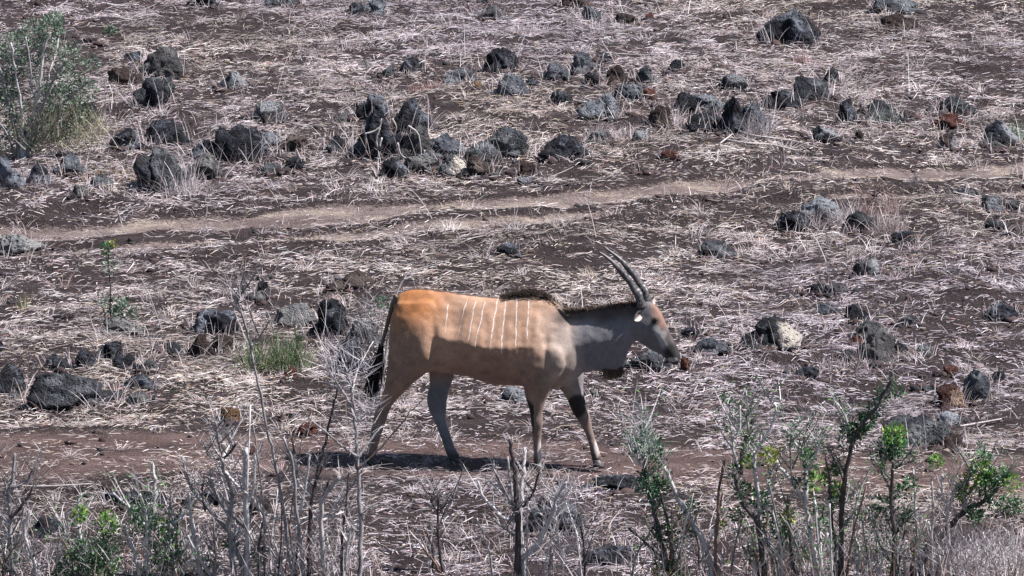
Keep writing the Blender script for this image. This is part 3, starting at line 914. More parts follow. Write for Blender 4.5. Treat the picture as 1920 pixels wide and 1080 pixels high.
def lofted(stations, nr=26, sub=5, n_exp=2.0):
    """stations: (tx,ty, bx,by, half width, y centre, taper at top, taper at bottom)"""
    st = []
    for q in stations:
        q = list(q) + [0] * (8 - len(q))
        t, b = E(q[0], q[1]), E(q[2], q[3])
        st.append([t[0], t[1], b[0], b[1], q[4], q[5], q[6], q[7]])
    st = catmull(st, sub)
    verts, faces = [], []
    m = len(st)
    for q in st:
        c = np.array([(q[0] + q[2]) / 2, q[5], (q[1] + q[3]) / 2])
        u = np.array([(q[0] - q[2]) / 2, 0, (q[1] - q[3]) / 2])
        for k in range(nr):
            a = 2 * math.pi * k / nr
            sn, cs = math.sin(a), math.cos(a)
            w = q[4] * (1 - (q[6] * sn if sn > 0 else -q[7] * sn))
            verts.append(c + u * sn + np.array([0, w * cs, 0]))
    for i in range(m - 1):
        for k in range(nr):
            k2 = (k + 1) % nr
            faces.append((i * nr + k, i * nr + k2, (i + 1) * nr + k2, (i + 1) * nr + k))
    faces.append(tuple(range(nr))[::-1])
    faces.append(tuple(range((m - 1) * nr, m * nr)))
    return verts, faces

BODY = []
BODY.append(lofted([   # trunk
 (739, 562, 737, 640, .09), (752, 546, 746, 680, .165, 0, .35, .1), (782, 541, 780, 697, .205, 0, .4, .1),
 (818, 543, 818, 695, .215, 0, .42, .1), (852, 548, 852, 701, .222, 0, .42, .12), (892, 553, 890, 711, .245, 0, .42, .15),
 (932, 557, 930, 719, .26, 0, .45, .18), (970, 555, 968, 722, .25, 0, .5, .2), (1004, 552, 1006, 726, .225, 0, .55, .2),
 (1036, 560, 1042, 728, .19, 0, .5, .2), (1064, 583, 1070, 722, .15, 0, .4, .25), (1082, 612, 1090, 704, .09, 0, .2, .2)]))
BODY.append(lofted([   # neck with the loose skin of the throat
 (1000, 556, 1040, 715, .14, 0, .5, .2), (1036, 566, 1066, 712, .13, 0, .45, .25), (1064, 580, 1088, 702, .112, 0, .4, .4), (1096, 579, 1110, 697, .094, 0, .35, .55),
 (1128, 575, 1136, 696, .082, 0, .3, .66), (1154, 571, 1162, 694, .074, 0, .25, .7), (1174, 568, 1178, 662, .068, -.002, .2, .6), (1188, 568, 1188, 645, .064, -.005, .2, .4),
 (1204, 566, 1200, 634, .064, -.012, .2, .2), (1220, 569, 1212, 636, .055, -.02, .2, .2)]))
BODY.append(lofted([   # head
 (1196, 568, 1188, 632, .052, -.008, .1, .2), (1209, 563, 1197, 641, .064, -.014, .2, .3), (1224, 566, 1207, 646, .073, -.022, .25, .35), (1237, 577, 1216, 651, .074, -.03, .25, .45),
 (1246, 594, 1225, 655, .062, -.04, .2, .5), (1254, 613, 1236, 660, .05, -.05, .2, .4), (1263, 632, 1247, 667, .043, -.06, .2, .3),
 (1271, 647, 1256, 675, .043, -.068, .15, .25), (1277, 659, 1264, 680, .037, -.074, .1, .25), (1279, 668, 1271, 681, .022, -.078)], 22, 4))
BODY.append(lofted([   # near shoulder blade and upper arm
 (1020, 604, 992, 604, .02, -.085), (1040, 625, 982, 625, .048, -.118), (1060, 645, 976, 642, .075, -.15), (1066, 672, 980, 670, .078, -.15),
 (1056, 695, 984, 695, .074, -.142), (1040, 715, 986, 714, .064, -.135), (1028, 740, 990, 740, .05, -.12), (1023, 765, 996, 765, .041, -.11),
 (1023, 786, 998, 786, .039, -.105), (1020, 806, 1001, 806, .03, -.10), (1018, 835, 1003, 835, .0265, -.095), (1020, 852, 1003, 853, .031, -.09),
 (1020, 864, 1004, 866, .029, -.09), (1021, 870, 1003, 872, .03, -.09)], 20, 4))
BODY.append(lofted([   # far foreleg, stepping forward
 (1080, 640, 1000, 640, .06, .13), (1088, 690, 1015, 690, .07, .13), (1090, 716, 1036, 720, .062, .11), (1091, 742, 1056, 745, .05, .09), (1097, 765, 1068, 770, .041, .075),
 (1105, 785, 1080, 790, .038, .07), (1108, 805, 1091, 809, .03, .065), (1116, 830, 1100, 833, .0265, .06), (1122, 850, 1104, 854, .031, .06),
 (1126, 862, 1108, 867, .029, .06), (1128, 868, 1108, 872, .03, .06)], 20, 4))
BODY.append(lofted([   # near haunch and hind leg, pushing off behind
 (815, 556, 748, 560, .07, -.09), (838, 590, 737, 585, .09, -.115), (842, 625, 733, 620, .1, -.125), (832, 660, 732, 655, .095, -.13), (806, 688, 731, 686, .08, -.125),
 (778, 712, 728, 712, .062, -.12), (755, 736, 717, 742, .048, -.11), (738, 758, 705, 766, .041, -.10), (730, 780, 703, 785, .034, -.095),
 (721, 805, 698, 806, .0285, -.09), (713, 830, 693, 830, .0265, -.085), (709, 847, 688, 850, .031, -.08), (706, 856, 686, 861, .029, -.08), (706, 862, 686, 867, .03, -.08)], 20, 4))
BODY.append(lofted([   # far hind leg, under the belly
 (835, 600, 770, 600, .07, .12), (850, 650, 785, 650, .08, .12), (852, 690, 797, 692, .068, .11), (846, 720, 801, 722, .052, .1), (837, 745, 797, 752, .043, .09),
 (834, 770, 801, 773, .036, .085), (835, 795, 813, 800, .03, .08), (843, 822, 823, 827, .0275, .075), (853, 846, 832, 852, .031, .07),
 (859, 857, 838, 865, .029, .07), (861, 862, 839, 871, .03, .07)], 20, 4))
for bx, by, rr, yy, zz in ((790, 590, .12, -.075, 1.2), (843, 645, .07, -.125, 1.3)):   # hip bones and the flank fold
    BODY.append(lofted([(bx - rr * 150, by, bx - rr * 150, by + 3, .01, yy), (bx - rr * 110, by - rr * 150, bx - rr * 110, by + rr * 150 * zz, rr * .7, yy), (bx, by - rr * 200, bx, by + rr * 220 * zz, rr, yy),
                        (bx + rr * 110, by - rr * 150, bx + rr * 110, by + rr * 150 * zz, rr * .7, yy), (bx + rr * 150, by, bx + rr * 150, by + 3, .01, yy)], 16, 3))

vs, fs, off = [], [], 0
for v, f in BODY:
    vs += list(v); fs += [tuple(i + off for i in q) for q in f]; off += len(v)
raw = bpy.data.objects.new("body_raw", mesh_np("body_raw", vs, fs))
COL.objects.link(raw)
m = raw.modifiers.new("r", 'REMESH'); m.mode = 'VOXEL'; m.voxel_size = .0085
m = raw.modifiers.new("s", 'SMOOTH'); m.factor = .6; m.iterations = 20
bpy.context.view_layer.update()
body_me = bpy.data.meshes.new_from_object(raw.evaluated_get(bpy.context.evaluated_depsgraph_get()))
bpy.data.objects.remove(raw)
body_me.name = "body"
nv = len(body_me.vertices)
bv = np.empty(nv * 3, np.float32); body_me.vertices.foreach_get("co", bv); bv = bv.reshape(-1, 3).astype(float)
bn = np.empty(nv * 3, np.float32); body_me.vertices.foreach_get("normal", bn); bn = bn.reshape(-1, 3).astype(float)
# soft muscle and skin relief
q = bv * 9
rib = np.sin(bv[:, 0] * 92 + 3 * bv[:, 2] + .8 * noise3(q[:, 0] * .4, q[:, 1] * .4, q[:, 2] * .4, 65))
tor = sstep(-.30, -.15, bv[:, 0]) * (1 - sstep(.22, .34, bv[:, 0])) * sstep(.62, .74, bv[:, 2]) * (1 - sstep(1.12, 1.22, bv[:, 2]))
bv += bn * (.0011 * rib * tor)[:, None]
PX0 = np.c_[bv[:, 0], bv[:, 2], np.ones(nv)] @ _B
near = (bv[:, 1] < .02)
for mx, my, rx_, ry_, am in ((775, 600, 30, 42, .020), (801, 634, 13, 27, .016), (820, 622, 7, 38, -.016), (826, 566, 10, 10, .013), (858, 604, 18, 30, -.024), (925, 645, 60, 42, .008),
                             (982, 645, 12, 42, -.010), (1012, 612, 9, 32, .014), (1056, 662, 15, 22, .016), (1000, 672, 15, 22, .013), (1031, 645, 6, 32, -.012), 
                             (1204, 614, 12, 16, .007), (1228, 630, 8, 10, -.007), (1010, 786, 10, 9, .006), (716, 762, 9, 11, .006), (738, 735, 6, 18, -.009), (840, 680, 8, 22, .012), (905, 600, 40, 14, -.004)):
    g_ = np.exp(-(((PX0[:, 0] - mx) / rx_) ** 2 + ((PX0[:, 1] - my) / ry_) ** 2))
    lat = np.clip(np.abs(bn[:, 1]) * 1.3, 0, 1) * (near if my > 700 else 1)
    bv += bn * (am * g_ * lat)[:, None]
up_leg = sstep(.25, .5, bv[:, 2])
bv += bn * (.010 * up_leg * noise3(q[:, 0] * .55, q[:, 1] * .55, q[:, 2] * .55, 66) + .0045 * noise3(q[:, 0], q[:, 1], q[:, 2], 61) + .0025 * noise3(q[:, 0] * 2.7, q[:, 1] * 2.7, q[:, 2] * 2.7, 62))[:, None]
body_me.vertices.foreach_set("co", bv.astype(np.float32).ravel())
P = np.c_[bv[:, 0], bv[:, 2], np.ones(nv)] @ _B
bx, by = P[:, 0], P[:, 1]
wob = noise3(bv[:, 0] * 6, bv[:, 1] * 6, bv[:, 2] * 6, 63)
wob2 = noise3(bv[:, 0] * 17, bv[:, 1] * 17, bv[:, 2] * 17, 64)
def C3(*c): return np.array(c)[None]
def blend(c, k, m): return c * (1 - m[:, None]) + np.array(k)[None] * m[:, None]
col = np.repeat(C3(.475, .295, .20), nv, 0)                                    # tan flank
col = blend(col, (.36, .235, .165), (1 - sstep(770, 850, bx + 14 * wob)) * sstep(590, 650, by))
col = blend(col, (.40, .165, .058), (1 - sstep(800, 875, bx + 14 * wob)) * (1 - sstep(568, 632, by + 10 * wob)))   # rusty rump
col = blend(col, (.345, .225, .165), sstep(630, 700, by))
col = blend(col, (.40, .325, .28), sstep(990, 1070, bx + 10 * wob) * sstep(560, 600, by))      # greyer shoulder
col = blend(col, (.215, .208, .228), sstep(1065, 1105, bx + 8 * wob))                          # greyish neck and face, their bluish shade put into the colour
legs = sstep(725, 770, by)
col = blend(col, (.235, .175, .15), legs)  # leg coat, darkened further for the shadow the legs stand in
col = blend(col, (.19, .20, .225), sstep(690, 740, by) * sstep(795, 805, bx) * (1 - sstep(860, 880, bx)) * (bv[:, 1] > 0))  # far hind leg tinted blue-grey to stand for its shade
# dark line down the back, dark top of the neck
ridge = (np.abs(bv[:, 1]) < .02) & (bn[:, 2] > .5) & (bx > 748) & (bx < 1060)
col = blend(col, (.035, .025, .02), ridge * .85)
ytop = np.interp(bx, [1030, 1053, 1107, 1151, 1195, 1210], [572, 579, 577, 573, 570, 566])
nk = (1 - sstep(12, 34, by - ytop + 5 * wob)) * sstep(1035, 1056, bx) * (1 - sstep(1196, 1206, bx))
col = blend(col, (.085, .06, .048), nk * .9)
col = blend(col, (.165, .155, .165), sstep(1198, 1222, bx + 5 * wob) * .8)
# face: rusty forehead, dark bridge and muzzle, pale lip and cheek marks
nb = (bx - 1237) * -.90 + (by - 577) * .435                                     # depth behind the line of forehead and nose
fore = (1 - sstep(8, 19, nb + 3 * wob)) * (1 - sstep(600, 622, by + 4 * wob)) * sstep(1214, 1226, bx)
col = blend(col, (.30, .155, .10), fore * .75)
dist_m = np.hypot((bx - 1270) * .9, by - 656)
col = blend(col, (.46, .44, .44), (1 - sstep(3, 9, np.abs(nb - 18 + 2 * wob))) * sstep(602, 612, by) * (1 - sstep(640, 656, by)) * sstep(1214, 1224, bx) * .75)
col = blend(col, (.085, .062, .06), (1 - sstep(7, 14, nb + 3 * wob)) * sstep(604, 626, by) * sstep(1216, 1240, bx) * .85)
col = blend(col, (.03, .027, .028), 1 - sstep(14, 26, dist_m + 3 * wob))
lip = 1 - sstep(3, 6, np.hypot((bx - 1264) * .45, by - 668))
col = blend(col, (.62, .58, .55), lip * .8)
eye_d = np.hypot((bx - 1231) * .8 - (by - 597) * .25, by - 597)
col = blend(col, (.05, .04, .035), (1 - sstep(4.5, 9, eye_d)) * .95)
col = blend(col, (.5, .46, .44), (1 - sstep(4, 9, np.hypot(bx - 1246, by - 622))) * .5)
col = blend(col, (.03, .025, .024), (1 - sstep(7, 14, np.hypot(bx - 1202, (by - 570) * 1.1))) * .9)
# black garters behind the knees, dark fetlocks, white pasterns
g1 = (1 - sstep(19, 27, np.hypot((bx - 996) * 1.3, (by - 772) * .75) + 3 * wob2)) * (by > 735) * (bx < 1006)
g2 = (1 - sstep(17, 25, np.hypot((bx - 1080) * 1.05, (by - 764) * .95) + 3 * wob2)) * (bv[:, 1] > .0)
col = blend(col, (.02, .016, .016), np.clip(g1 + g2, 0, 1))
col = blend(col, (.06, .05, .045), sstep(838, 858, by + 4 * wob2) * .75)
w1 = (1 - sstep(4, 8, np.hypot(bx - 1119, (by - 842) * .35))) * (bn[:, 0] > .1)
w2 = (1 - sstep(4, 8, np.hypot(bx - 1017, (by - 838) * .3))) * (bn[:, 0] > .1)
col = blend(col, (.6, .56, .53), np.clip(w1 + w2, 0, 1) * .85)
col = blend(col, (.62, .45, .36), (1 - sstep(8, 16, np.hypot((bx - 825) * .6, by - 690))) * .4)      # pinkish groin
# tail root
col = blend(col, (.06, .045, .035), (1 - sstep(6, 14, np.hypot(bx - 741, (by - 556) * .9))) * .9)
wob3 = noise3(bv[:, 0] * 36, bv[:, 1] * 36, bv[:, 2] * 36, 67)
col *= (.88 + .14 * wob + .15 * wob2 + .12 * wob3)[:, None]
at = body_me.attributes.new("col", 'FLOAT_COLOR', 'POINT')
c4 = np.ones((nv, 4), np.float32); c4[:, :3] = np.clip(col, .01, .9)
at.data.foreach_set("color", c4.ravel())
body_me.polygons.foreach_set("use_smooth", np.ones(len(body_me.polygons), bool))
body_me.update()

# coat material: vertex colours for the regions, the thin white stripes computed on the surface
M_COAT, nt, b = new_mat("coat")
at = node(nt, "ShaderNodeAttribute", attribute_name="col")
tc = nt.nodes.new("ShaderNodeTexCoord")
sep = nt.nodes.new("ShaderNodeSeparateXYZ")
nt.links.new(tc.outputs['Object'], sep.inputs[0])
nz = node(nt, "ShaderNodeTexNoise", Scale=11, Detail=3)
nt.links.new(tc.outputs['Object'], nz.inputs['Vector'])
def mth(op, a, b_=None, c_=None):
    n = nt.nodes.new("ShaderNodeMath"); n.operation = op
    for i, v in enumerate((a, b_, c_)):
        if v is None: continue
        if hasattr(v, 'is_output'): nt.links.new(v, n.inputs[i])
        else: n.inputs[i].default_value = v
    return n.outputs[0]
total = None
nzv = mth('MULTIPLY_ADD', nz.outputs[0], .022, -.011)
for (tx, ty, bx_, by_, w) in ((844, 569, 842, 612, .0055), (877, 562, 865, 622, .0045), (894, 564, 886, 632, .0045), (911, 566, 899, 640, .0045),
                               (934, 562, 928, 645, .007), (950, 563, 949, 650, .006), (971, 560, 976, 640, .006), (994, 562, 995, 626, .005)):
    x0, z0 = E(tx, ty); x1, z1 = E(bx_, by_)
    k = (x1 - x0) / (z1 - z0)
    ln = mth('MULTIPLY_ADD', mth('SUBTRACT', sep.outputs['Z'], z0), k, x0)
    d = mth('ABSOLUTE', mth('ADD', mth('SUBTRACT', sep.outputs['X'], ln), nzv))
    core = mth('SUBTRACT', 1.0, mth('SMOOTH_MIN', mth('DIVIDE', d, w * .85), 1.0, .35))
    core = mth('MULTIPLY', core, 2.2)
    top = mth('MULTIPLY', mth('SUBTRACT', z0 + .02, sep.outputs['Z']), 60)
    bot = mth('MULTIPLY', mth('SUBTRACT', sep.outputs['Z'], z1), 25)
    for e in (top, bot):
        cl = nt.nodes.new("ShaderNodeClamp"); nt.links.new(e, cl.inputs[0])
        core = mth('MULTIPLY', core, cl.outputs[0])
    total = core if total is None else mth('MAXIMUM', total, core)
near_side = nt.nodes.new("ShaderNodeClamp"); nt.links.new(total, near_side.inputs[0])
n_b = node(nt, "ShaderNodeTexNoise", Scale=26, Detail=3)
nt.links.new(tc.outputs['Object'], n_b.inputs['Vector'])
brk = ramp(nt, [(.36, (.25, .25, .25)), (.55, (1, 1, 1))]); nt.links.new(n_b.outputs[0], brk.inputs[0])
stripe = mth('MULTIPLY', near_side.outputs[0], brk.outputs[0])
n_f = node(nt, "ShaderNodeTexNoise", Scale=140, Detail=3, Roughness=.6)
mp = node(nt, "ShaderNodeMapping"); mp.inputs['Scale'].default_value = (1, 1, .3)
nt.links.new(tc.outputs['Object'], mp.inputs[0]); nt.links.new(mp.outputs[0], n_f.inputs['Vector'])
rf = ramp(nt, [(.3, (.82, .82, .82)), (.7, (1.16, 1.16, 1.16))])
nt.links.new(n_f.outputs[0], rf.inputs[0])
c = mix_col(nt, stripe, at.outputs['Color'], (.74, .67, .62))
c = mix_col(nt, 1.0, c, rf.outputs[0], 'MULTIPLY')
nt.links.new(c, b.inputs['Base Color'])
b.inputs['Roughness'].default_value = .62
b.inputs['Specular IOR Level'].default_value = .3
b.inputs['Sheen Weight'].default_value = .12
bump(nt, b, n_f.outputs[0], .35, .006)

eland = thing("antelope", E0, "tan antelope with white flank stripes and spiral horns walking to the right along the footpath", "antelope")
eland.rotation_euler = (0, 0, -YAW)
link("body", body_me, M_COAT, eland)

def eland_part(name, v, f, mat, cols=None, smooth=True):
    return link(name, mesh_np(name, v, f, cols, smooth), mat, eland)

# horns: two long cones with a spiral keel
M_HORN, nt, b = new_mat("horn")
tc = nt.nodes.new("ShaderNodeTexCoord")
n1 = node(nt, "ShaderNodeTexNoise", Scale=45, Detail=4)
nt.links.new(tc.outputs['Object'], n1.inputs['Vector'])
r1 = ramp(nt, [(.3, (.03, .029, .032)), (.7, (.13, .127, .135))])
nt.links.new(n1.outputs[0], r1.inputs[0]); nt.links.new(r1.outputs[0], b.inputs['Base Color'])
b.inputs['Roughness'].default_value = .42
def horn(path_px, y0, y1):
    pts = []
    for i, (px_, py_) in enumerate(path_px):
        a, z = E(px_, py_)
        t = i / (len(path_px) - 1)
        pts.append((a, y0 + (y1 - y0) * t, z))
    path = catmull(pts, 14)
    n, sides = len(path), 18
    T = np.gradient(path, axis=0); T /= np.linalg.norm(T, axis=1)[:, None]
    v, f = [], []
    for i in range(n):
        t = i / (n - 1)
        r = .031 * (1 - t) ** .52 + .0035
        a = np.cross(T[i], [0, 1, 0]); a /= np.linalg.norm(a); bb = np.cross(T[i], a)
        for s in range(sides):
            th = 2 * math.pi * s / sides
            ph = th - t * 13.0 * (1 - .35 * t)
            tw = 1 + (.46 * max(0, math.cos(ph)) ** 3 - .10) * sstep(1.0, .6, t) + .03 * math.sin(t * 90)
            v.append(path[i] + r * tw * (math.cos(th) * a + math.sin(th) * bb))
    for i in range(n - 1):
        for s in range(sides):
            s2 = (s + 1) % sides
            f.append((i * sides + s, i * sides + s2, (i + 1) * sides + s2, (i + 1) * sides + s))
    f.append(tuple(range((n - 1) * sides, n * sides)))
    return v, f
eland_part("horn", *horn([(1206, 574), (1200, 558), (1191, 541), (1180, 523), (1166, 505), (1147, 486), (1124, 469)], -.034, -.05), M_HORN)
eland_part("horn", *horn([(1216, 572), (1209, 555), (1200, 538), (1189, 520), (1175, 502), (1156, 484), (1132, 467)], .034, .045), M_HORN)

# ears
M_EAR = attr_mat("ear", .75, .2)
def ear(base, tip, wid, openv):
    base, tip = np.array(base, float), np.array(tip, float)
    d = tip - base; L = np.linalg.norm(d); d /= L
    o = np.array(openv, float); o -= d * (o @ d); o /= np.linalg.norm(o)
    s = np.cross(d, o)
    v, f, c = [], [], []
    n, k = 9, 9
    for lay in (0, 1):
        for i in range(n):
            t = i / (n - 1)
            w = wid * (math.sin(math.pi * min(1, .16 + .84 * t) ) ** .8) * (1 if t < 1 else .05)
            for j in range(k):
                u = j / (k - 1) * 2 - 1
                cup = (1 - u * u) * w * .75
                v.append(base + d * L * t + s * w * u - o * cup - o * (lay * .006 * (1 - abs(u)) + .0008 * lay))
                c.append((.44, .39, .37) if lay == 0 and abs(u) > .25 else (.09, .075, .07) if lay == 0 else (.34, .27, .23))
    for lay in (0, 1):
        for i in range(n - 1):
            for j in range(k - 1):
                q = lay * n * k + i * k + j
                f.append((q, q + 1, q + k + 1, q + k) if lay == 0 else (q, q + k, q + k + 1, q + 1))
    return v, f, np.array(c)
a, z = E(1206, 583)
v, f, c = ear((a, -.055, z), (a - .045, -.17, z - .035), .036, (.8, -.5, .2)); eland_part("ear", v, f, M_EAR, c)
a, z = E(1222, 574)
v, f, c = ear((a, .045, z - .01), (a + .005, .16, z + .035), .036, (.9, -.35, .1)); eland_part("ear", v, f, M_EAR, c)

# eyes
M_EYE, nt, b = new_mat("eye")
b.inputs['Base Color'].default_value = (.012, .009, .008, 1); b.inputs['Roughness'].default_value = .08
iv, if_ = ico(2)
a, z = E(1231, 595)
for sy in (-1, 1):
    eland_part("eye", iv * np.array([.019, .013, .014]) + np.array([a, -.028 + sy * .066, z + (.0 if sy < 0 else .0)]), if_, M_EYE)

# hooves, each of two toes
M_HOOF, nt, b = new_mat("hoof")
b.inputs['Base Color'].default_value = (.035, .031, .03, 1); b.inputs['Roughness'].default_value = .5
for (hx, hb, yc) in ((1012, 866, -.09), (1118, 868, .06), (696, 862, -.08), (851, 866, .07)):
    a, zt = E(hx, hb)
    # foot on the ground under it
    wp = E0 + _ex * a + _en * yc
    g0 = float(hgt(wp[0], wp[1])) - E0[2] - .004
    zt = max(zt, g0 + .05)
    v, f, o = [], [], 0
    for sgn in (-1, 1):
        rings = [(g0, .048, .023, .012), (g0 + .018, .046, .022, .010), (g0 + (zt - g0) * .55, .037, .019, .0), (zt + .012, .030, .016, -.006)]
        for (zz, la, lw, sh) in rings:
            for k in range(12):
                t = 2 * math.pi * k / 12
                fr = math.cos(t)
                v.append((a + sh + fr * la * (1.0 if fr > 0 else .8), yc + sgn * .0195 + math.sin(t) * lw * (1 - .35 * max(0, fr)), zz))
        for r in range(3):
            for k in range(12):
                k2 = (k + 1) % 12
                f.append((o + r * 12 + k, o + r * 12 + k2, o + (r + 1) * 12 + k2, o + (r + 1) * 12 + k))
        f.append(tuple(range(o, o + 12))[::-1]); f.append(tuple(range(o + 36, o + 48)))
        o += 48
    eland_part("hoof", v, f, M_HOOF)

# hair: crest over the withers, mane of the neck, tail tuft, tuft of the throat
def strands(roots, dirs, lens, wr, cols, k=4, sag=.3, side=None):
    n = len(roots)
    t = np.linspace(0, 1, k)[None, :, None]
    d = dirs / np.linalg.norm(dirs, axis=1)[:, None]
    C = roots[:, None] + d[:, None] * lens[:, None, None] * t
    C[:, :, 2] -= sag * lens[:, None] * t[:, :, 0] ** 2
    S = np.cross(d, RNG.normal(0, 1, (n, 3)) + np.array([0, .2, 0]))
    S /= np.linalg.norm(S, axis=1)[:, None] + 1e-9
    W = RNG.uniform(wr[0], wr[1], n)[:, None] * (1 - .7 * t[..., 0] ** 2)
    return ribbons(C, S, W, cols)
def along(pxs, n, jy, jz=0):
    P_ = np.array([E(*q) for q in pxs])
    s_ = RNG.uniform(0, len(P_) - 1.001, n); i_ = s_.astype(int); fr = (s_ - i_)[:, None]
    xz = P_[i_] * (1 - fr) + P_[i_ + 1] * fr
    return np.c_[xz[:, 0], RNG.normal(0, jy, n), xz[:, 1] + RNG.uniform(-1, .2, n) * jz], s_ / (len(P_) - 1)
def dark_cols(n, a, b_):
    k = RNG.uniform(0, 1, (n, 1)); return np.array(a)[None] * (1 - k) + np.array(b_)[None] * k
n = 2600
r_, s_ = along([(944, 560), (975, 554), (1005, 552), (1030, 559), (1046, 572), (1054, 582)], n, .018, .012)
v, f, c = strands(r_, np.c_[-.75 + RNG.normal(0, .3, n), RNG.normal(0, .25, n), np.ones(n) * .75], (.028 + .048 * np.sin(math.pi * np.clip(s_ * .85 + .12, 0, 1))) * RNG.uniform(.7, 1.1, n), (.003, .006), dark_cols(n, (.02, .015, .013), (.07, .045, .035)), sag=.15)
eland_part("withers_crest", v, f, M_HAIR, c, False)
n = 2600
r_, s_ = along([(1052, 582), (1075, 582), (1107, 580), (1150, 575), (1180, 571), (1198, 570)], n, .016, .02)
v, f, c = strands(r_, np.c_[-.5 + RNG.normal(0, .35, n), RNG.normal(0, .45, n), np.ones(n) * .8], RNG.uniform(.025, .055, n), (.003, .006), dark_cols(n, (.04, .03, .026), (.16, .11, .085)), sag=.35)
eland_part("mane", v, f, M_HAIR, c, False)

M_TAIL = attr_mat("tail_skin", .8, .2)
tp = []
for q in ((746, 553), (740, 563), (734, 582), (727, 608), (719, 638), (711, 664), (704, 690)):
    a, z = E(*q); tp.append((a, -.03, z))
path = catmull(tp, 6)
v, f = tube(path, .021, .009, 10)
tail = eland_part("tail", v, f, M_TAIL, np.tile([[.19, .14, .11]], (len(v), 1)))
n = 900
P_ = path[RNG.integers(int(len(path) * .72), len(path), n)]
r_ = P_ + RNG.normal(0, .008, (n, 3))
v, f, c = strands(r_, np.c_[-.22 + RNG.normal(0, .16, n), RNG.normal(0, .16, n), -np.ones(n)], RNG.uniform(.10, .29, n), (.004, .008), dark_cols(n, (.008, .007, .007), (.03, .024, .022)), sag=.1)
link("tail_tuft", mesh_np("tail_tuft", v, f, c), M_HAIR, tail)
n = 800
r_, s_ = along([(1130, 690), (1144, 692), (1158, 690), (1166, 684)], n, .008, .01)
v, f, c = strands(r_, np.c_[.1 + RNG.normal(0, .2, n), RNG.normal(0, .2, n), -np.ones(n)], RNG.uniform(.03, .085, n), (.003, .006), dark_cols(n, (.03, .022, .02), (.24, .15, .12)), sag=.05)
eland_part("throat_tuft", v, f, M_HAIR, c, False)

# ------------------------------------------------------------------ plants
class Plant:
    """one plant: an Empty at its foot, each stem a part, its small leaves one part"""
    def __init__(self, name, label, cat, foot, group=None, jit=.10, Y=None):
        g = ground_pt(*foot)
        self.Y = g[1] if Y is None else Y
        self.base = np.array(g)
        self.root = thing(name, g, label, cat, group)
        self.jit = jit
        self.lv, self.lc = [], []
        self.tw = []
        self.s = px_scale(g)

    def pts(self, pxs, y0=None, y1=None):
        """photo pixels -> points; the stem leans a little towards or away from the viewer"""
        if y0 is None: y0 = 0
        if y1 is None: y1 = random.uniform(-1, 1) * self.jit
        n = len(pxs)
        return [at_depth(px, py, self.Y + y0 + (y1 - y0) * i / max(1, n - 1)) for i, (px, py) in enumerate(pxs)]

    def stem(self, pxs, r0, r1, bark, name="stem", sides=7, wob=.14, y0=None, y1=None, root=False):
        p = self.pts(pxs, y0, y1)
        if root:
            q = p[0].copy()
            q[2] = float(hgt(q[0], q[1])) - .03
            if q[2] < p[0][2] - .02: p = [q] + p
        p = catmull(p, 5) if len(p) > 2 else np.array([p[0] + (p[1] - p[0]) * t for t in np.linspace(0, 1, 5)])
        p = np.array(p)
        amp = r0 * .28
        p[1:-1] += RNG.normal(0, 1, p[1:-1].shape) * amp * .6
        v, f = tube(p, r0, r1, sides, wob, .8)
        me = mesh_np(name, np.array(v) - self.base, f, smooth=True)
        link(name, me, BARK[bark], self.root)
        return p

    def leaves(self, cx, cy, rad, n, cols, size=(.02, .04), up=.3, yj=.12, flatn=1.0):
        """leaves spread through a rounded clump"""
        c = at_depth(cx, cy, self.Y)
        r = rad / self.s
        for _ in range(n):
            d = RNG.normal(0, 1, 3); d /= np.linalg.norm(d)
            p = c + d * r * RNG.uniform(.15, 1) ** .6 * np.array([1, 1, flatn])
            self.leaf(p, d * .7 + np.array([0, 0, up]) + RNG.normal(0, .45, 3), RNG.uniform(*size), cols[RNG.integers(len(cols))])

    def leaf(self, p, d, L, col, wid=.42):
        d = d / np.linalg.norm(d)
        s_ = np.cross(d, RNG.normal(0, 1, 3)); s_ /= np.linalg.norm(s_)
        n_ = np.cross(s_, d)
        w = L * wid * .5
        k = len(self.lv)
        self.lv += [p, p + d * L * .5 + s_ * w + n_ * L * .08, p + d * L - n_ * L * .05, p + d * L * .5 - s_ * w + n_ * L * .08]
        c = np.array(col) * RNG.uniform(.7, 1.25)
        self.lc += [c] * 4

    def leaves_on(self, path, n, cols, size=(.02, .04), t0=.3, t1=1.0, out=.012):
        for _ in range(n):
            i = int(len(path) * RNG.uniform(t0, t1) * .999)
            p = np.array(path[i]) + RNG.normal(0, out, 3)
            self.leaf(p, RNG.normal(0, 1, 3) + np.array([0, 0, .6]), RNG.uniform(*size), cols[RNG.integers(len(cols))])

    def twigs(self, cx, cy, rx, ry, n, L=(.06, .18), col=((.5, .47, .48), (.3, .28, .29)), ang=(40, 140), w=(.003, .006)):
        """fine dead twigs as thin strips filling an oval of the plant"""
        c = at_depth(cx, cy, self.Y)
        a = RNG.uniform(0, 6.28, n); q = RNG.uniform(0, 1, n) ** .5
        roots = c + np.stack([np.cos(a) * q * rx / self.s, RNG.normal(0, .09, n), np.sin(a) * q * ry / self.s], -1)
        th = np.radians(RNG.uniform(ang[0], ang[1], n))
        d = np.stack([np.cos(th), RNG.normal(0, .35, n), np.sin(th)], -1)
        self.tw.append(strands(roots - self.base, d, RNG.uniform(*L, n), w, dark_cols(n, *col), k=4, sag=float(RNG.uniform(-.2, .2))))

    def done(self):
        if self.lv:
            v = np.array(self.lv) - self.base
            f = np.arange(len(v)).reshape(-1, 4)
            tag(link("leaves", mesh_np("leaves", v, f, np.array(self.lc)), M_LEAF, self.root), kind='stuff')
        if self.tw:
            v, f, c = join_sets(self.tw)
            tag(link("twigs", mesh_np("twigs", v, f, c), M_STRAW, self.root), kind='stuff')

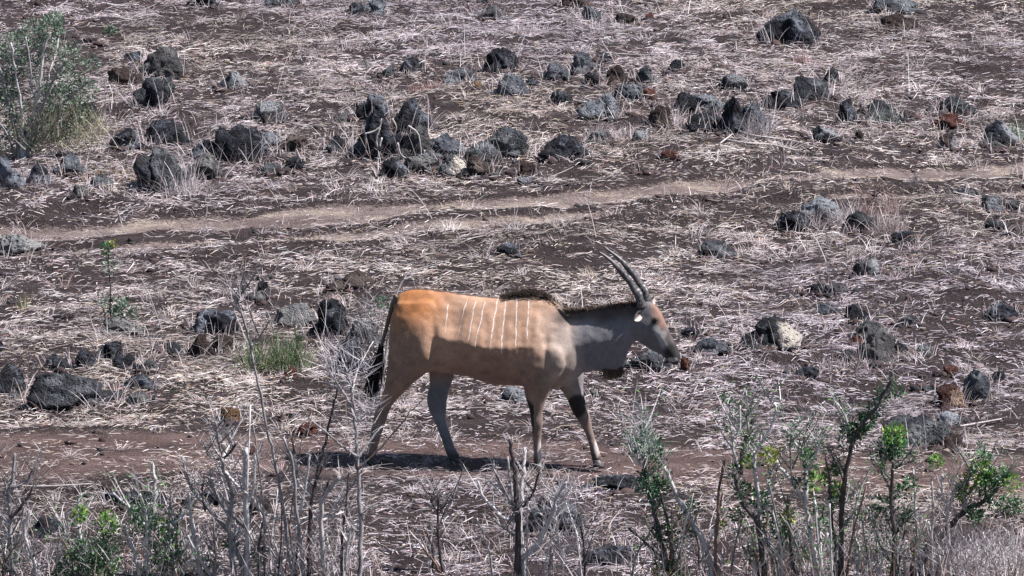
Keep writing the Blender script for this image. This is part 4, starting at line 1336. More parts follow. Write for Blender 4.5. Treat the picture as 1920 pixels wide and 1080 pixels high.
G_DARK = [(.035, .075, .04), (.05, .10, .05), (.06, .11, .07), (.10, .15, .10), (.17, .21, .16)]
G_MID = [(.055, .15, .07), (.085, .20, .085), (.14, .26, .13), (.05, .11, .06)]
G_BRIGHT = [(.13, .30, .07), (.20, .38, .08), (.10, .25, .09), (.30, .40, .09)]
G_YEL = [(.40, .42, .06), (.30, .36, .06), (.22, .32, .07)]
G_GREY = [(.18, .25, .20), (.27, .34, .28), (.10, .17, .13), (.38, .45, .39)]

# the big green bush at the left edge
P = Plant("shrub", "big grey-green leafy bush with pale stems at the left edge behind the track", "shrub", (38, 296), jit=.3)
for pxs, r0, r1, bk in (
    ([(36, 296), (30, 250), (18, 205), (5, 150), (-12, 95)], .026, .010, 'g'), ([(40, 296), (42, 240), (38, 190), (30, 140), (20, 80)], .022, .008, 'p'),
    ([(44, 296), (55, 245), (68, 195), (76, 150), (80, 100), (95, 60)], .026, .009, 'p'), ([(46, 296), (64, 240), (84, 190), (100, 150), (125, 110)], .022, .008, 'g'),
    ([(50, 292), (75, 245), (105, 205), (140, 175), (165, 150)], .018, .007, 'g'), ([(30, 292), (12, 250), (-15, 215)], .018, .008, 'g'),
    ([(68, 195), (58, 150), (55, 110), (48, 70)], .012, .006, 'p'), ([(84, 190), (92, 140), (105, 98), (112, 60)], .012, .006, 'p')):
    P.stem(pxs, r0, r1, bk, root=(pxs[0][1] > 290))
for cx, cy, rr, n in ((28, 88, 34, 260), (96, 55, 26, 190), (104, 36, 16, 90), (8, 165, 34, 240), (55, 125, 26, 130), (110, 190, 36, 300), (160, 168, 24, 150), (130, 105, 26, 130),
                      (172, 118, 16, 50), (20, 195, 34, 220), (75, 165, 22, 90), (125, 150, 26, 130), (60, 60, 24, 110), (85, 90, 22, 130), (148, 205, 24, 110), (5, 120, 30, 160), (30, 240, 24, 110), (80, 225, 26, 110), (10, 265, 26, 110), (62, 262, 22, 80), (110, 245, 22, 70), (140, 240, 20, 50)):
    P.leaves(cx, cy, rr * 1.0, int(n * 1.8), G_DARK[3:] + G_GREY + G_GREY[1:2] + G_GREY[3:] + G_MID[1:3], (.022, .048), yj=.3)
P.twigs(95, 150, 85, 90, 160, (.1, .25), ((.45, .44, .42), (.25, .25, .23)), (30, 150))
P.twigs(115, 250, 90, 42, 700, (.1, .24), ((.52, .47, .33), (.34, .33, .22)), (30, 150))
P.done()

P = Plant("shrub", "tiny green shrub on the slope right of the big bush's top", "shrub", (205, 66))
P.stem([(205, 67), (206, 55), (210, 48)], .01, .005, 'g', root=True)
P.leaves(208, 55, 12, 90, G_MID, (.02, .04)); P.done()

P = Plant("sapling", "lone thin green sapling rising from a rock on the left", "sapling", (208, 604), jit=.05)
p1 = P.stem([(208, 606), (207, 570), (207, 535), (204, 500), (202, 450)], .010, .005, 'd', root=True)
P.leaves(200, 465, 11, 70, G_MID, (.02, .05)); P.leaves(213, 458, 8, 25, G_YEL, (.02, .04)); P.leaves(205, 500, 16, 70, G_DARK + G_GREY, (.02, .05))
P.leaves(232, 582, 22, 160, G_GREY + G_MID[:2], (.025, .055)); P.leaves(210, 575, 20, 90, G_DARK, (.02, .05)); P.leaves(190, 562, 16, 40, G_GREY, (.02, .04)); P.done()

def grass_tuft(label, foot, wpx, hpx, n, cols, name="grass_tuft", lean=(.05, .9), dy=.07):
    g = ground_pt(*foot)
    s_ = px_scale(g)
    r_ = thing(name, g, label, "grass tuft")
    x = g[0] + RNG.uniform(-.5, .5, n) * wpx / s_; y = g[1] + RNG.normal(0, dy, n)
    v, f, c = upright(x, y, hgt(x, y) - .01, RNG.uniform(.25, 1, n) * hpx / s_, RNG.uniform(*lean, n), RNG.uniform(0, 6.28, n), (.004, .008),
                      np.array(cols)[RNG.integers(0, len(cols), n)] * RNG.uniform(.7, 1.2, (n, 1)))
    tag(link("blades", mesh_np("blades", v - np.array(g), f, c), M_LEAF, r_), kind='stuff')
grass_tuft("green grass tuft in front of the pale slab, left of the antelope", (520, 690), 120, 92, 620, [(.07, .17, .06), (.12, .23, .09), (.20, .30, .12), (.32, .36, .18), (.03, .07, .035), (.10, .21, .08), (.46, .42, .33), (.40, .35, .3), (.12, .11, .08)])
grass_tuft("pale yellow dry grass tuft alone at the left, below the track", (42, 580), 22, 40, 60, [(.5, .44, .25), (.4, .36, .24)])
grass_tuft("pinkish red dry grass tuft right of the rock cairn's upper slope", (795, 170), 60, 30, 200, [(.42, .25, .23), (.34, .2, .19), (.5, .36, .34)])
grass_tuft("reddish dry grass tuft below the biggest black boulder at the upper right", (1510, 118), 44, 26, 130, [(.42, .22, .2), (.3, .17, .16), (.5, .38, .36)])
grass_tuft("grey-green plant tuft at the right edge beside the black wedge rock", (1900, 262), 34, 48, 120, [(.12, .24, .14), (.07, .15, .09), (.3, .4, .32)])
grass_tuft("bleached grass tuft draped at the right of the group below the track", (1668, 436), 66, 60, 260, [(.62, .54, .54), (.45, .38, .36), (.36, .29, .28)])
grass_tuft("fine grey dry grass clump under the tall greenish black boulder", (1420, 252), 50, 66, 240, [(.42, .40, .42), (.3, .29, .31), (.5, .44, .45)])

BLEACH = [(.66, .60, .61), (.48, .42, .43), (.38, .30, .29), (.26, .22, .23)]
grass_tuft("bleached dry grass growing over the grass-covered middle rock below the track at the right", (1556, 426), 120, 62, 380, BLEACH, dy=.12)
grass_tuft("thin reddish dry scrub behind the greenish right end rock below the track at the right", (1640, 405), 90, 52, 260, [(.36, .24, .22), (.46, .34, .32), (.24, .17, .16)], dy=.12)
grass_tuft("pale grass clump filling the gap below the blue-topped boulder", (1150, 262), 90, 44, 300, BLEACH, dy=.12)
grass_tuft("white grass stalks against the large dark rock just above the track", (338, 366), 60, 64, 160, BLEACH[:2], dy=.05)
grass_tuft("dry grass clump between the dark brown rock and the bluish ledge rock", (1262, 236), 70, 50, 260, BLEACH, dy=.12)
grass_tuft("grey-green low scrub clump right of the upright black stone", (1660, 224), 70, 36, 260, [(.26, .32, .29), (.40, .42, .40), (.16, .22, .19)], dy=.12)
grass_tuft("flattened tan straw patch left of the large dark rock just above the track", (216, 330), 120, 22, 620, [(.60, .44, .28), (.52, .38, .25), (.66, .52, .38)], lean=(.75, .99), dy=.28)
grass_tuft("bleached grass clump around the heap right of the white-faced boulder", (1590, 690), 110, 34, 260, BLEACH, dy=.1)

# a dead stem leaning right of the group below the track
P = Plant("dead_shrub", "thin dead twig leaning right above the rock group below the track", "dead shrub", (1612, 402), jit=.05)
P.stem([(1612, 402), (1630, 380), (1650, 360), (1672, 340)], .008, .004, 'd', root=True)
P.stem([(1640, 370), (1641, 352), (1648, 340)], .004, .002, 'd', "twig"); P.stem([(1630, 380), (1612, 368), (1604, 352)], .004, .002, 'd', "twig")
P.twigs(1640, 362, 40, 26, 90, (.06, .16), ((.34, .24, .23), (.2, .14, .14)), (20, 160)); P.done()

P = Plant("dead_shrub", "small dead shrub with dark crossing twigs right of the leaning twig below the track", "dead shrub", (1712, 358), jit=.05)
P.stem([(1712, 358), (1714, 345), (1722, 330)], .006, .003, 'd', root=True)
P.twigs(1714, 345, 16, 14, 50, (.05, .12), ((.3, .28, .28), (.1, .09, .09)), (20, 160)); P.done()

# grey dead bush standing behind the tail
P = Plant("dead_shrub", "grey dead bush behind the antelope's tail with one long dark twig above its rump", "dead shrub", (712, 742), jit=.25)
P.stem([(712, 742), (722, 680), (730, 620), (740, 560), (757, 524), (772, 509), (800, 500), (843, 487)], .016, .004, 'g', root=True, y0=0, y1=.25)
P.stem([(712, 742), (704, 690), (700, 640), (690, 590)], .012, .004, 'g', root=True)
P.stem([(704, 690), (684, 650), (668, 600)], .008, .003, 'g'); P.stem([(722, 680), (716, 630), (722, 575)], .008, .003, 'p')
P.stem([(757, 524), (770, 518), (778, 505)], .006, .002, 'g', "twig"); P.stem([(730, 620), (705, 590), (700, 556)], .007, .003, 'g', "twig")
P.twigs(704, 610, 40, 50, 190, (.08, .2), ((.40, .39, .41), (.20, .20, .21)), (20, 160), (.003, .007))
P.leaves(716, 566, 13, 60, G_MID, (.018, .035)); P.done()

# the tall bare sapling in the foreground, before the hind legs
P = Plant("bare_sapling", "tall bare grey sapling in the foreground crossing the antelope's hind leg", "sapling", (674, 1098), jit=.2)
P.stem([(674, 1100), (676, 1010), (673, 920), (669, 850), (666, 790), (660, 740), (654, 700)], .022, .009, 'g', "trunk", root=True, y1=.05)
for pxs, r0, r1, bk in (
    ([(668, 855), (640, 835), (605, 805), (580, 785), (568, 765)], .010, .004, 'g'), ([(669, 862), (690, 832), (712, 804), (722, 800)], .009, .004, 'p'),
    ([(673, 965), (700, 948), (722, 934)], .008, .004, 'g'), ([(660, 742), (655, 772), (639, 728), (620, 700), (602, 659), (589, 637)][2:], .009, .003, 'g'),
    ([(664, 780), (650, 745), (639, 728)], .010, .008, 'g'), ([(660, 740), (668, 700), (684, 668), (700, 640)], .008, .003, 'p'), ([(654, 702), (640, 670), (634, 640)], .007, .003, 'p'),
    ([(668, 880), (690, 862), (716, 837), (758, 788), (772, 769), (800, 777)], .009, .004, 'd'), ([(666, 790), (690, 770), (706, 742), (716, 730)], .008, .003, 'p'),
    ([(676, 1010), (660, 985), (652, 950)], .008, .004, 'g'), ([(772, 770), (792, 750), (800, 742)], .005, .002, 'g'), ([(654, 702), (662, 668), (660, 640)], .006, .003, 'g'),
    ([(639, 728), (624, 722), (606, 716)], .005, .002, 'p')):
    P.stem(pxs, r0, r1, bk, "branch")
P.twigs(650, 690, 48, 44, 220, (.07, .18), ((.58, .55, .58), (.36, .34, .37)), (10, 170))
P.twigs(672, 800, 30, 60, 90, (.06, .15), ((.5, .48, .49), (.2, .19, .2)), (10, 170))
P.twigs(692, 765, 26, 18, 60, (.05, .14), ((.58, .55, .58), (.4, .38, .4)), (10, 170))
P.done()

def bare(label, foot, stems, twigs=(), leaves=(), name="dead_shrub", cat="dead shrub", jit=.16):
    P = Plant(name, label, cat, foot, jit=jit)
    for q in stems:
        pxs, r0, r1, bk = q[:4]
        pa = P.stem(pxs, r0 * 1.3, r1 * 1.35, bk, root=(pxs[0][1] >= foot[1] - 4))
        m = 14 if len(pxs) > 2 else 5
        k_ = RNG.integers(int(len(pa) * .25), len(pa), m)
        dd = np.stack([RNG.normal(0, .8, m), RNG.normal(0, .5, m), np.ones(m)], -1)
        P.tw.append(strands(pa[k_] - P.base, dd, RNG.uniform(.04, .17, m), (.004, .0075), dark_cols(m, *(((.56, .53, .54), (.36, .34, .35)) if bk in 'pw' else ((.3, .28, .29), (.10, .09, .09)))), k=4, sag=float(RNG.uniform(-.25, .25))))
        if len(pxs) > 2:
            m = 5; k_ = RNG.integers(int(len(pa) * .2), int(len(pa) * .85), m)
            br = strands(pa[k_] - P.base, np.stack([RNG.choice([-1, 1], m) * RNG.uniform(.35, .9, m), RNG.normal(0, .4, m), np.ones(m)], -1), RNG.uniform(.12, .30, m), (.008, .013), dark_cols(m, *(((.60, .57, .58), (.38, .36, .37)) if bk in 'pw' else ((.32, .3, .31), (.12, .11, .11)))), k=6, sag=float(RNG.uniform(-.3, .1)))
            P.tw.append(br)
            ev = br[0].reshape(m, 6, 2, 3).mean(2) + P.base      # finer twigs leave each side branch
            for q_ in range(m):
                kk = RNG.integers(2, 6, 4)
                P.tw.append(strands(ev[q_][kk] - P.base, np.stack([RNG.normal(0, .9, 4), RNG.normal(0, .5, 4), np.ones(4)], -1), RNG.uniform(.03, .10, 4), (.004, .006), dark_cols(4, (.56, .53, .54), (.3, .28, .29)), k=4, sag=.1))
                if cat == 'shrub': P.leaves_on(ev[q_], 9, G_MID + G_BRIGHT[:1] + G_GREY[:1], (.018, .040), .2, 1.0, .02)
        if cat == 'shrub': P.leaves_on(pa, 32 if len(pxs) > 2 else 10, G_MID + G_BRIGHT[:1] + G_GREY[:2], (.018, .040), .3, 1.0, .02)
    if len(stems) > 3:                                   # the tangle of lesser stems round the foot
        xs = [q[0][0][0] for q in stems]
        tall = foot[1] - min(p_[1] for q in stems for p_ in q[0])
        for _ in range(5):
            x0 = random.uniform(min(xs) - 18, max(xs) + 18); dx = random.uniform(-42, 42); hh = tall * random.uniform(.22, .62)
            pa = P.stem([(x0, foot[1] + 4), (x0 + dx * .3 + random.uniform(-6, 6), foot[1] - hh * .5), (x0 + dx, foot[1] - hh)], random.uniform(.007, .012), random.uniform(.004, .007), random.choice('ppggdr'), root=True, y0=random.uniform(-.15, .3), y1=random.uniform(-.3, .4))
            P.tw.append(strands(pa[RNG.integers(3, len(pa), 5)] - P.base, np.stack([RNG.normal(0, .8, 5), RNG.normal(0, .5, 5), np.ones(5)], -1), RNG.uniform(.04, .14, 5), (.004, .007), dark_cols(5, (.56, .53, .54), (.2, .18, .19)), k=4, sag=.1))
            if cat == 'shrub': P.leaves_on(pa, 30, G_MID + G_BRIGHT[:2] + G_GREY[:2], (.018, .042), .3, 1.0, .025)
    for t in twigs: P.twigs(*t)
    for (cx, cy, rr, n, cols) in leaves: P.leaves(cx, cy, rr * 1.1, int(n * 1.75), cols, (.022, .050))
    P.done()
    return P

bare("thin leaning dead pole left of the tall bare sapling, reaching the dark double rock", (550, 1092),
     [([(550, 1092), (535, 980), (520, 890), (500, 800), (480, 700), (462, 620), (440, 545)], .0135, .005, 'g'), ([(450, 585), (440, 560), (432, 528)], .005, .002, 'g'),
      ([(446, 565), (456, 545), (470, 530)], .005, .002, 'g'), ([(470, 655), (486, 630), (500, 596)], .005, .002, 'g')], [(448, 560, 22, 30, 30)], jit=.05)
bare("bare grey shrub with a forked upright stem at the lower left corner", (24, 1096),
     [([(24, 1096), (20, 1020), (18, 960), (23, 900), (28, 850)], .020, .008, 'g'), ([(19, 970), (45, 945), (62, 912)], .011, .006, 'd'), ([(22, 915), (50, 902), (74, 876)], .009, .005, 'g'),
      ([(18, 950), (12, 920), (12, 895)], .008, .005, 'g'), ([(18, 985), (0, 965), (-15, 950)], .009, .005, 'p'), ([(20, 1010), (2, 990)], .008, .004, 'p')],
     [(10, 1040, 36, 40, 140, (.06, .16), ((.3, .3, .32), (.14, .14, .15)))], [(10, 1045, 34, 110, G_DARK)])
bare("single curved pale stem between the lower left corner shrub and the green shrub", (72, 1096),
     [([(72, 1096), (62, 1050), (50, 1020), (45, 990), (57, 957)], .013, .008, 'p'), ([(57, 1045), (78, 1033)], .008, .004, 'd')], [(60, 1050, 30, 30, 70)])
bare("low bright green leafy shrub in the lower left foreground", (175, 1098),
     [([(170, 1100), (152, 1010), (145, 965), (150, 932), (161, 922)], .011, .005, 'p'), ([(190, 1100), (200, 1030), (213, 985)], .011, .005, 'g'), ([(178, 1100), (176, 1050), (182, 1010)], .011, .006, 'p'),
      ([(100, 1075), (118, 1020), (130, 980)], .007, .004, 'p'), ([(160, 1098), (130, 1070), (112, 1050)], .008, .004, 'g')], [(160, 1050, 70, 40, 140)],
     [(150, 965, 14, 60, G_BRIGHT), (204, 980, 20, 90, G_BRIGHT), (160, 1030, 26, 120, G_MID), (190, 1055, 34, 190, G_MID), (140, 1065, 34, 150, G_DARK), (205, 1020, 18, 60, G_MID), (175, 1090, 44, 190, G_DARK), (198, 1075, 16, 50, G_BRIGHT), (118, 1085, 24, 90, G_DARK)],
     "shrub", "shrub")
bare("green shrub with a thick pale hooked stem right of the low bright green shrub", (275, 1098),
     [([(272, 1098), (276, 1040), (279, 1000), (288, 955), (291, 910), (284, 867)], .017, .009, 'p'), ([(280, 995), (250, 962), (212, 924)], .010, .006, 'p'), ([(284, 990), (322, 982), (345, 964), (351, 944)], .011, .007, 'p'),
      ([(276, 1030), (274, 970), (262, 926)], .010, .006, 'p'), ([(300, 1098), (310, 1040), (318, 990), (320, 928)], .011, .006, 'g'), ([(262, 1098), (255, 1050), (238, 1000), (232, 985)], .013, .007, 'p'),
      ([(330, 1098), (326, 1050), (306, 990)], .010, .006, 'p')], [(300, 1050, 60, 40, 120)],
     [(268, 975, 26, 130, G_MID), (300, 985, 14, 40, G_BRIGHT), (312, 1025, 28, 120, G_MID), (290, 1070, 24, 60, G_MID), (325, 1050, 18, 50, G_DARK)], "shrub", "shrub")
bare("branched pale candelabra stems in the left foreground, one with three prongs", (462, 1098),
     [([(462, 1100), (463, 990), (460, 900), (461, 840)], .020, .011, 'p'), ([(466, 942), (476, 912), (478, 850)], .011, .007, 'p'), ([(459, 988), (418, 950), (400, 914), (391, 894)], .012, .007, 'g'),
      ([(455, 1062), (435, 1010), (394, 958), (358, 914), (341, 856)], .017, .008, 'g'), ([(380, 1092), (367, 1024), (358, 961), (352, 920)], .014, .008, 'p'),
      ([(440, 1082), (429, 991), (434, 950), (434, 917), (421, 884), (416, 861)], .014, .009, 'g'), ([(416, 862), (410, 825), (404, 791)], .009, .006, 'g'), ([(416, 862), (427, 840), (432, 808)], .008, .006, 'p'),
      ([(416, 862), (432, 848), (442, 832)], .008, .006, 'd'), ([(416, 862), (394, 856), (383, 829)], .008, .005, 'g'), ([(414, 858), (402, 840), (395, 820)], .007, .005, 'p'),
      ([(421, 884), (440, 906), (464, 926)], .010, .007, 'p'), ([(472, 930), (490, 958), (526, 977)], .010, .006, 'p'), ([(430, 1046), (438, 1026), (442, 990)], .009, .006, 'p'),
      ([(396, 1080), (373, 1047), (352, 1004)], .011, .007, 'p'), ([(436, 1010), (428, 950), (416, 900), (418, 884)], .009, .006, 'p'), ([(400, 1096), (404, 1040), (400, 970)], .009, .005, 'g'),
      ([(490, 1098), (484, 1040), (492, 980)], .009, .005, 'd'), ([(385, 960), (380, 925), (382, 893)], .006, .004, 'd')],
     [(420, 1050, 80, 40, 160)], [(432, 1022, 12, 30, G_MID), (390, 1060, 14, 36, G_MID), (488, 1040, 16, 40, G_DARK)], jit=.22)
bare("tall grey stems with a forked top right of the candelabra shrub", (572, 1098),
     [([(572, 1100), (566, 1041), (554, 940), (550, 876), (531, 820)], .015, .007, 'g'), ([(554, 900), (556, 870), (546, 822)], .009, .005, 'd'), ([(554, 898), (566, 915), (586, 934)], .009, .006, 'p'),
      ([(551, 885), (554, 862)], .009, .006, 'p'), ([(562, 965), (572, 917), (581, 853)], .009, .005, 'p'), ([(545, 1098), (552, 1040), (556, 985)], .009, .004, 'p'), ([(534, 1098), (524, 1050), (516, 1020)], .010, .006, 'p')],
     [(550, 1040, 50, 40, 110)])
bare("slender dark stem just left of the tall bare sapling", (578, 1097),
     [([(578, 1100), (581, 973), (593, 902), (610, 828), (625, 763), (634, 724)], .013, .005, 'd'), ([(593, 902), (602, 880), (592, 858)], .005, .003, 'd')], jit=.08)
bare("pale forked stem between the slender dark stem and the tall bare sapling", (612, 1096),
     [([(613, 1098), (606, 1044), (603, 985), (604, 938), (620, 915), (637, 893)], .018, .009, 'w'), ([(606, 930), (616, 902)], .007, .004, 'd'), ([(604, 976), (622, 968), (645, 960)], .009, .006, 'p'),
      ([(640, 1098), (642, 1010), (648, 950), (654, 885)], .010, .004, 'd'), ([(630, 1098), (622, 1050), (612, 1000)], .008, .004, 'p'), ([(655, 1098), (648, 1050), (656, 1000), (660, 985)], .008, .004, 'p')],
     [(620, 1040, 50, 50, 160)])
bare("dark leafless seedling standing alone left of the forked bare shrub", (828, 1074),
     [([(830, 1078), (822, 1010), (821, 925)], .010, .005, 'd'), ([(822, 962), (808, 940), (802, 925)], .006, .003, 'd'), ([(822, 965), (834, 948), (840, 942)], .005, .003, 'd'), ([(822, 990), (838, 950), (862, 918)], .004, .002, 'd')], jit=.06)
bare("forked bare shrub with five upright prongs in the middle foreground", (974, 1097),
     [([(970, 1100), (972, 1000), (968, 930), (963, 870), (956, 824)], .022, .010, 'd'), ([(984, 1100), (978, 1030), (975, 960), (980, 900), (985, 838)], .019, .009, 'p'), ([(970, 972), (960, 920), (952, 856)], .010, .006, 'g'),
      ([(970, 978), (942, 970), (924, 951), (905, 930), (895, 900)], .012, .006, 'p'), ([(967, 962), (949, 926), (926, 880)], .010, .006, 'g'), ([(963, 1004), (945, 990), (924, 972)], .010, .005, 'g'),
      ([(978, 1048), (1005, 1024), (1022, 992), (1038, 963), (1043, 932), (1062, 904)], .017, .006, 'p'), ([(980, 950), (997, 928), (1012, 884)], .009, .005, 'd'), ([(1030, 980), (1015, 965), (996, 956)], .006, .003, 'p'),
      ([(1043, 965), (1056, 935), (1072, 912)], .006, .003, 'w'), ([(1040, 940), (1036, 925), (1020, 910)], .005, .003, 'w'), ([(1060, 1098), (1050, 1030), (1043, 975), (1038, 955)], .008, .005, 'p'),
      ([(1096, 1098), (1094, 1020), (1086, 978)], .007, .004, 'd'), ([(940, 924), (920, 905)], .005, .003, 'p')],
     [(1060, 960, 40, 50, 160, (.06, .18), ((.62, .6, .62), (.4, .38, .4))), (1060, 1040, 70, 40, 180, (.06, .2), ((.62, .59, .6), (.4, .36, .37)))], jit=.2)
bare("grey-green leafy shrub right of the antelope's front hooves", (1262, 1097),
     [([(1255, 1100), (1240, 1020), (1226, 950), (1213, 900), (1206, 850), (1200, 800)], .017, .006, 'd'), ([(1266, 1100), (1256, 1000), (1240, 930)], .014, .007, 'd'),
      ([(1336, 1098), (1330, 1045), (1293, 973), (1267, 926), (1246, 876)], .020, .010, 'p'), ([(1290, 1096), (1276, 1071), (1234, 1039), (1178, 990)], .014, .006, 'd'), ([(1213, 892), (1230, 880), (1244, 872)], .007, .004, 'p'),
      ([(1206, 855), (1212, 800), (1210, 772)], .005, .003, 'p'), ([(1200, 870), (1185, 840), (1182, 815)], .005, .003, 'p')],
     [(1200, 830, 22, 50, 130, (.06, .16), ((.55, .58, .58), (.35, .38, .38))), (1270, 1050, 60, 40, 160)],
     [(1216, 835, 26, 130, G_GREY + G_MID[:1]), (1228, 850, 16, 60, G_MID), (1214, 906, 22, 130, G_MID + G_GREY[:1]), (1236, 915, 18, 80, G_MID), (1226, 940, 14, 50, G_MID), (1262, 1085, 34, 160, G_BRIGHT),
      (1240, 1000, 16, 50, G_DARK), (1264, 1006, 12, 30, G_MID), (1297, 952, 9, 24, G_MID), (1290, 1000, 12, 30, G_DARK), (1245, 1060, 18, 50, G_MID)], "shrub", "shrub")
bare("single reddish upright stem right of the grey-green leafy shrub", (1338, 1097),
     [([(1340, 1100), (1344, 985), (1350, 914), (1358, 860)], .012, .007, 'r'), ([(1305, 1098), (1310, 1030), (1300, 980)], .006, .004, 'r')], (), [(1352, 985, 7, 14, G_YEL)], jit=.06)
bare("tall pale-twigged shrub with dark lower stem under the white-faced boulder", (1432, 1097),
     [([(1436, 1100), (1425, 1010), (1418, 975), (1400, 955), (1385, 920), (1377, 885)], .019, .010, 'd'), ([(1384, 915), (1388, 885), (1381, 864), (1373, 825), (1367, 758)], .012, .005, 'p'), ([(1378, 816), (1387, 805), (1388, 760)], .008, .005, 'p'),
      ([(1373, 818), (1355, 794)], .007, .004, 'p'), ([(1425, 985), (1421, 926), (1415, 878), (1418, 846), (1445, 804), (1455, 765), (1448, 750), (1462, 708)], .014, .004, 'p'),
      ([(1389, 890), (1391, 850), (1397, 825), (1416, 780)], .012, .008, 'd'), ([(1403, 808), (1402, 770), (1399, 732)], .008, .006, 'g'), ([(1415, 850), (1408, 838), (1412, 820)], .005, .003, 'p'),
      ([(1437, 960), (1442, 910), (1440, 866)], .008, .004, 'p'), ([(1412, 1098), (1416, 1040), (1412, 1000)], .012, .007, 'p'), ([(1452, 1098), (1446, 1040), (1430, 985)], .013, .008, 'g')],
     [(1420, 1040, 60, 40, 130)],
     [(1392, 920, 16, 60, G_MID), (1444, 855, 15, 50, G_YEL), (1404, 866, 14, 40, G_BRIGHT), (1425, 936, 15, 60, G_MID), (1360, 750, 9, 20, G_MID), (1384, 968, 12, 30, G_MID), (1440, 975, 14, 40, G_MID), (1405, 1040, 12, 30, G_DARK), (1380, 880, 8, 24, G_MID)], "shrub", "shrub")
bare("green-budded shrub with two crossing pale stems right of the tall pale-twigged shrub", (1524, 1097),
     [([(1530, 1100), (1527, 1050), (1516, 976), (1505, 935), (1464, 876), (1440, 850)], .018, .007, 'p'), ([(1512, 945), (1509, 869), (1490, 828), (1466, 800)], .013, .006, 'p'), ([(1516, 880), (1520, 872), (1532, 845), (1527, 822)], .008, .005, 'p'),
      ([(1500, 1098), (1484, 1040), (1480, 975), (1478, 930)], .013, .007, 'd'), ([(1545, 1098), (1540, 1050), (1552, 1000)], .012, .007, 'p'), ([(1485, 905), (1482, 850), (1484, 800)], .006, .004, 'g'), ([(1508, 872), (1510, 830), (1512, 800)], .006, .004, 'g'),
      ([(1530, 1098), (1524, 1060), (1506, 1030)], .009, .005, 'g'), ([(1470, 1098), (1462, 1050), (1440, 1010)], .011, .006, 'p')],
     [(1500, 1040, 60, 45, 130)],
     [(1514, 858, 13, 50, G_MID), (1530, 902, 14, 50, G_BRIGHT), (1476, 970, 11, 50, G_YEL), (1474, 1008, 14, 50, G_MID), (1500, 905, 12, 36, G_DARK), (1458, 985, 14, 40, G_MID), (1520, 880, 10, 30, G_MID), (1538, 960, 14, 30, G_DARK), (1542, 985, 12, 30, G_MID)], "shrub", "shrub")
bare("slim dark stem with bright buds between the crossing pale stems and the tall leafy stem", (1569, 1096),
     [([(1570, 1098), (1568, 1050), (1559, 961), (1555, 910), (1549, 856)], .012, .006, 'd'), ([(1566, 1030), (1578, 1000), (1584, 970)], .008, .004, 'p')], (),
     [(1557, 888, 10, 40, G_BRIGHT), (1569, 915, 11, 50, G_BRIGHT), (1568, 940, 10, 40, G_MID), (1545, 900, 8, 16, G_MID)], "shrub", "shrub", .06)
P = bare("tallest leafy stem, leaning right, in the right foreground", (1584, 1098),
     [([(1578, 1100), (1577, 969), (1583, 902), (1598, 839), (1609, 806), (1642, 765), (1676, 708)], .019, .008, 'd'), ([(1597, 838), (1590, 800), (1580, 770), (1562, 750)], .011, .006, 'w'), ([(1605, 1098), (1612, 1040), (1602, 990), (1610, 930), (1646, 846)], .012, .004, 'p'),
      ([(1640, 1098), (1655, 1040), (1640, 990), (1634, 950)], .009, .005, 'p'), ([(1582, 905), (1574, 880), (1560, 870)], .005, .003, 'd')],
     [(1600, 1040, 60, 45, 150)],
     [(1612, 805, 14, 70, G_MID), (1626, 788, 14, 80, G_MID), (1640, 768, 13, 60, G_DARK + G_GREY), (1655, 742, 13, 50, G_DARK + G_GREY), (1672, 716, 11, 30, G_DARK), (1588, 805, 12, 50, G_DARK), (1600, 825, 12, 40, G_MID), (1684, 735, 9, 16, G_MID), (1580, 830, 8, 20, G_GREY)], "shrub", "shrub", .1)
bare("dark forked stem with a bright green crown in front of the grey-green boulder", (1674, 1097),
     [([(1670, 1100), (1677, 1040), (1675, 987), (1672, 917), (1676, 866)], .018, .009, 'd'), ([(1676, 1004), (1690, 985), (1700, 962)], .013, .008, 'd'), ([(1675, 880), (1690, 872), (1720, 862)], .006, .004, 'd'), ([(1672, 920), (1655, 890), (1652, 870)], .005, .003, 'd'),
      ([(1640, 990), (1634, 950)], .006, .004, 'p'), ([(1700, 1098), (1694, 1050), (1682, 1030)], .008, .005, 'p')], [(1680, 1010, 50, 50, 160, (.06, .2), ((.55, .5, .5), (.3, .24, .24)))],
     [(1676, 815, 20, 120, G_BRIGHT), (1672, 845, 20, 120, G_MID), (1660, 850, 14, 50, G_DARK), (1684, 835, 14, 50, G_MID), (1690, 925, 13, 40, G_MID), (1655, 945, 16, 50, G_MID), (1650, 975, 22, 50, G_DARK), (1705, 905, 9, 20, G_MID), (1700, 968, 12, 30, G_DARK)], "shrub", "shrub")
bare("thick dark branch slanting up to the right with bright green leaves at the lower right", (1684, 1097),
     [([(1686, 1100), (1703, 1080), (1742, 1036), (1780, 988), (1810, 959), (1854, 932), (1872, 910)], .026, .009, 'd'), ([(1812, 958), (1806, 930), (1796, 905)], .011, .006, 'g'), ([(1850, 934), (1846, 900), (1838, 878)], .007, .004, 'd'),
      ([(1862, 922), (1880, 905), (1896, 880)], .006, .003, 'd'), ([(1745, 1098), (1760, 1070), (1775, 1050)], .016, .010, 'd'), ([(1805, 930), (1816, 900), (1824, 870)], .005, .003, 'd')], [(1780, 1050, 70, 30, 130)],
     [(1808, 922, 14, 60, G_BRIGHT), (1838, 885, 22, 120, G_BRIGHT), (1850, 910, 20, 110, G_MID), (1872, 895, 18, 70, G_MID), (1828, 966, 14, 60, G_MID), (1820, 900, 12, 30, G_YEL), (1895, 905, 18, 50, G_BRIGHT), (1845, 860, 14, 40, G_MID), (1862, 940, 10, 26, G_MID)], "shrub", "shrub")
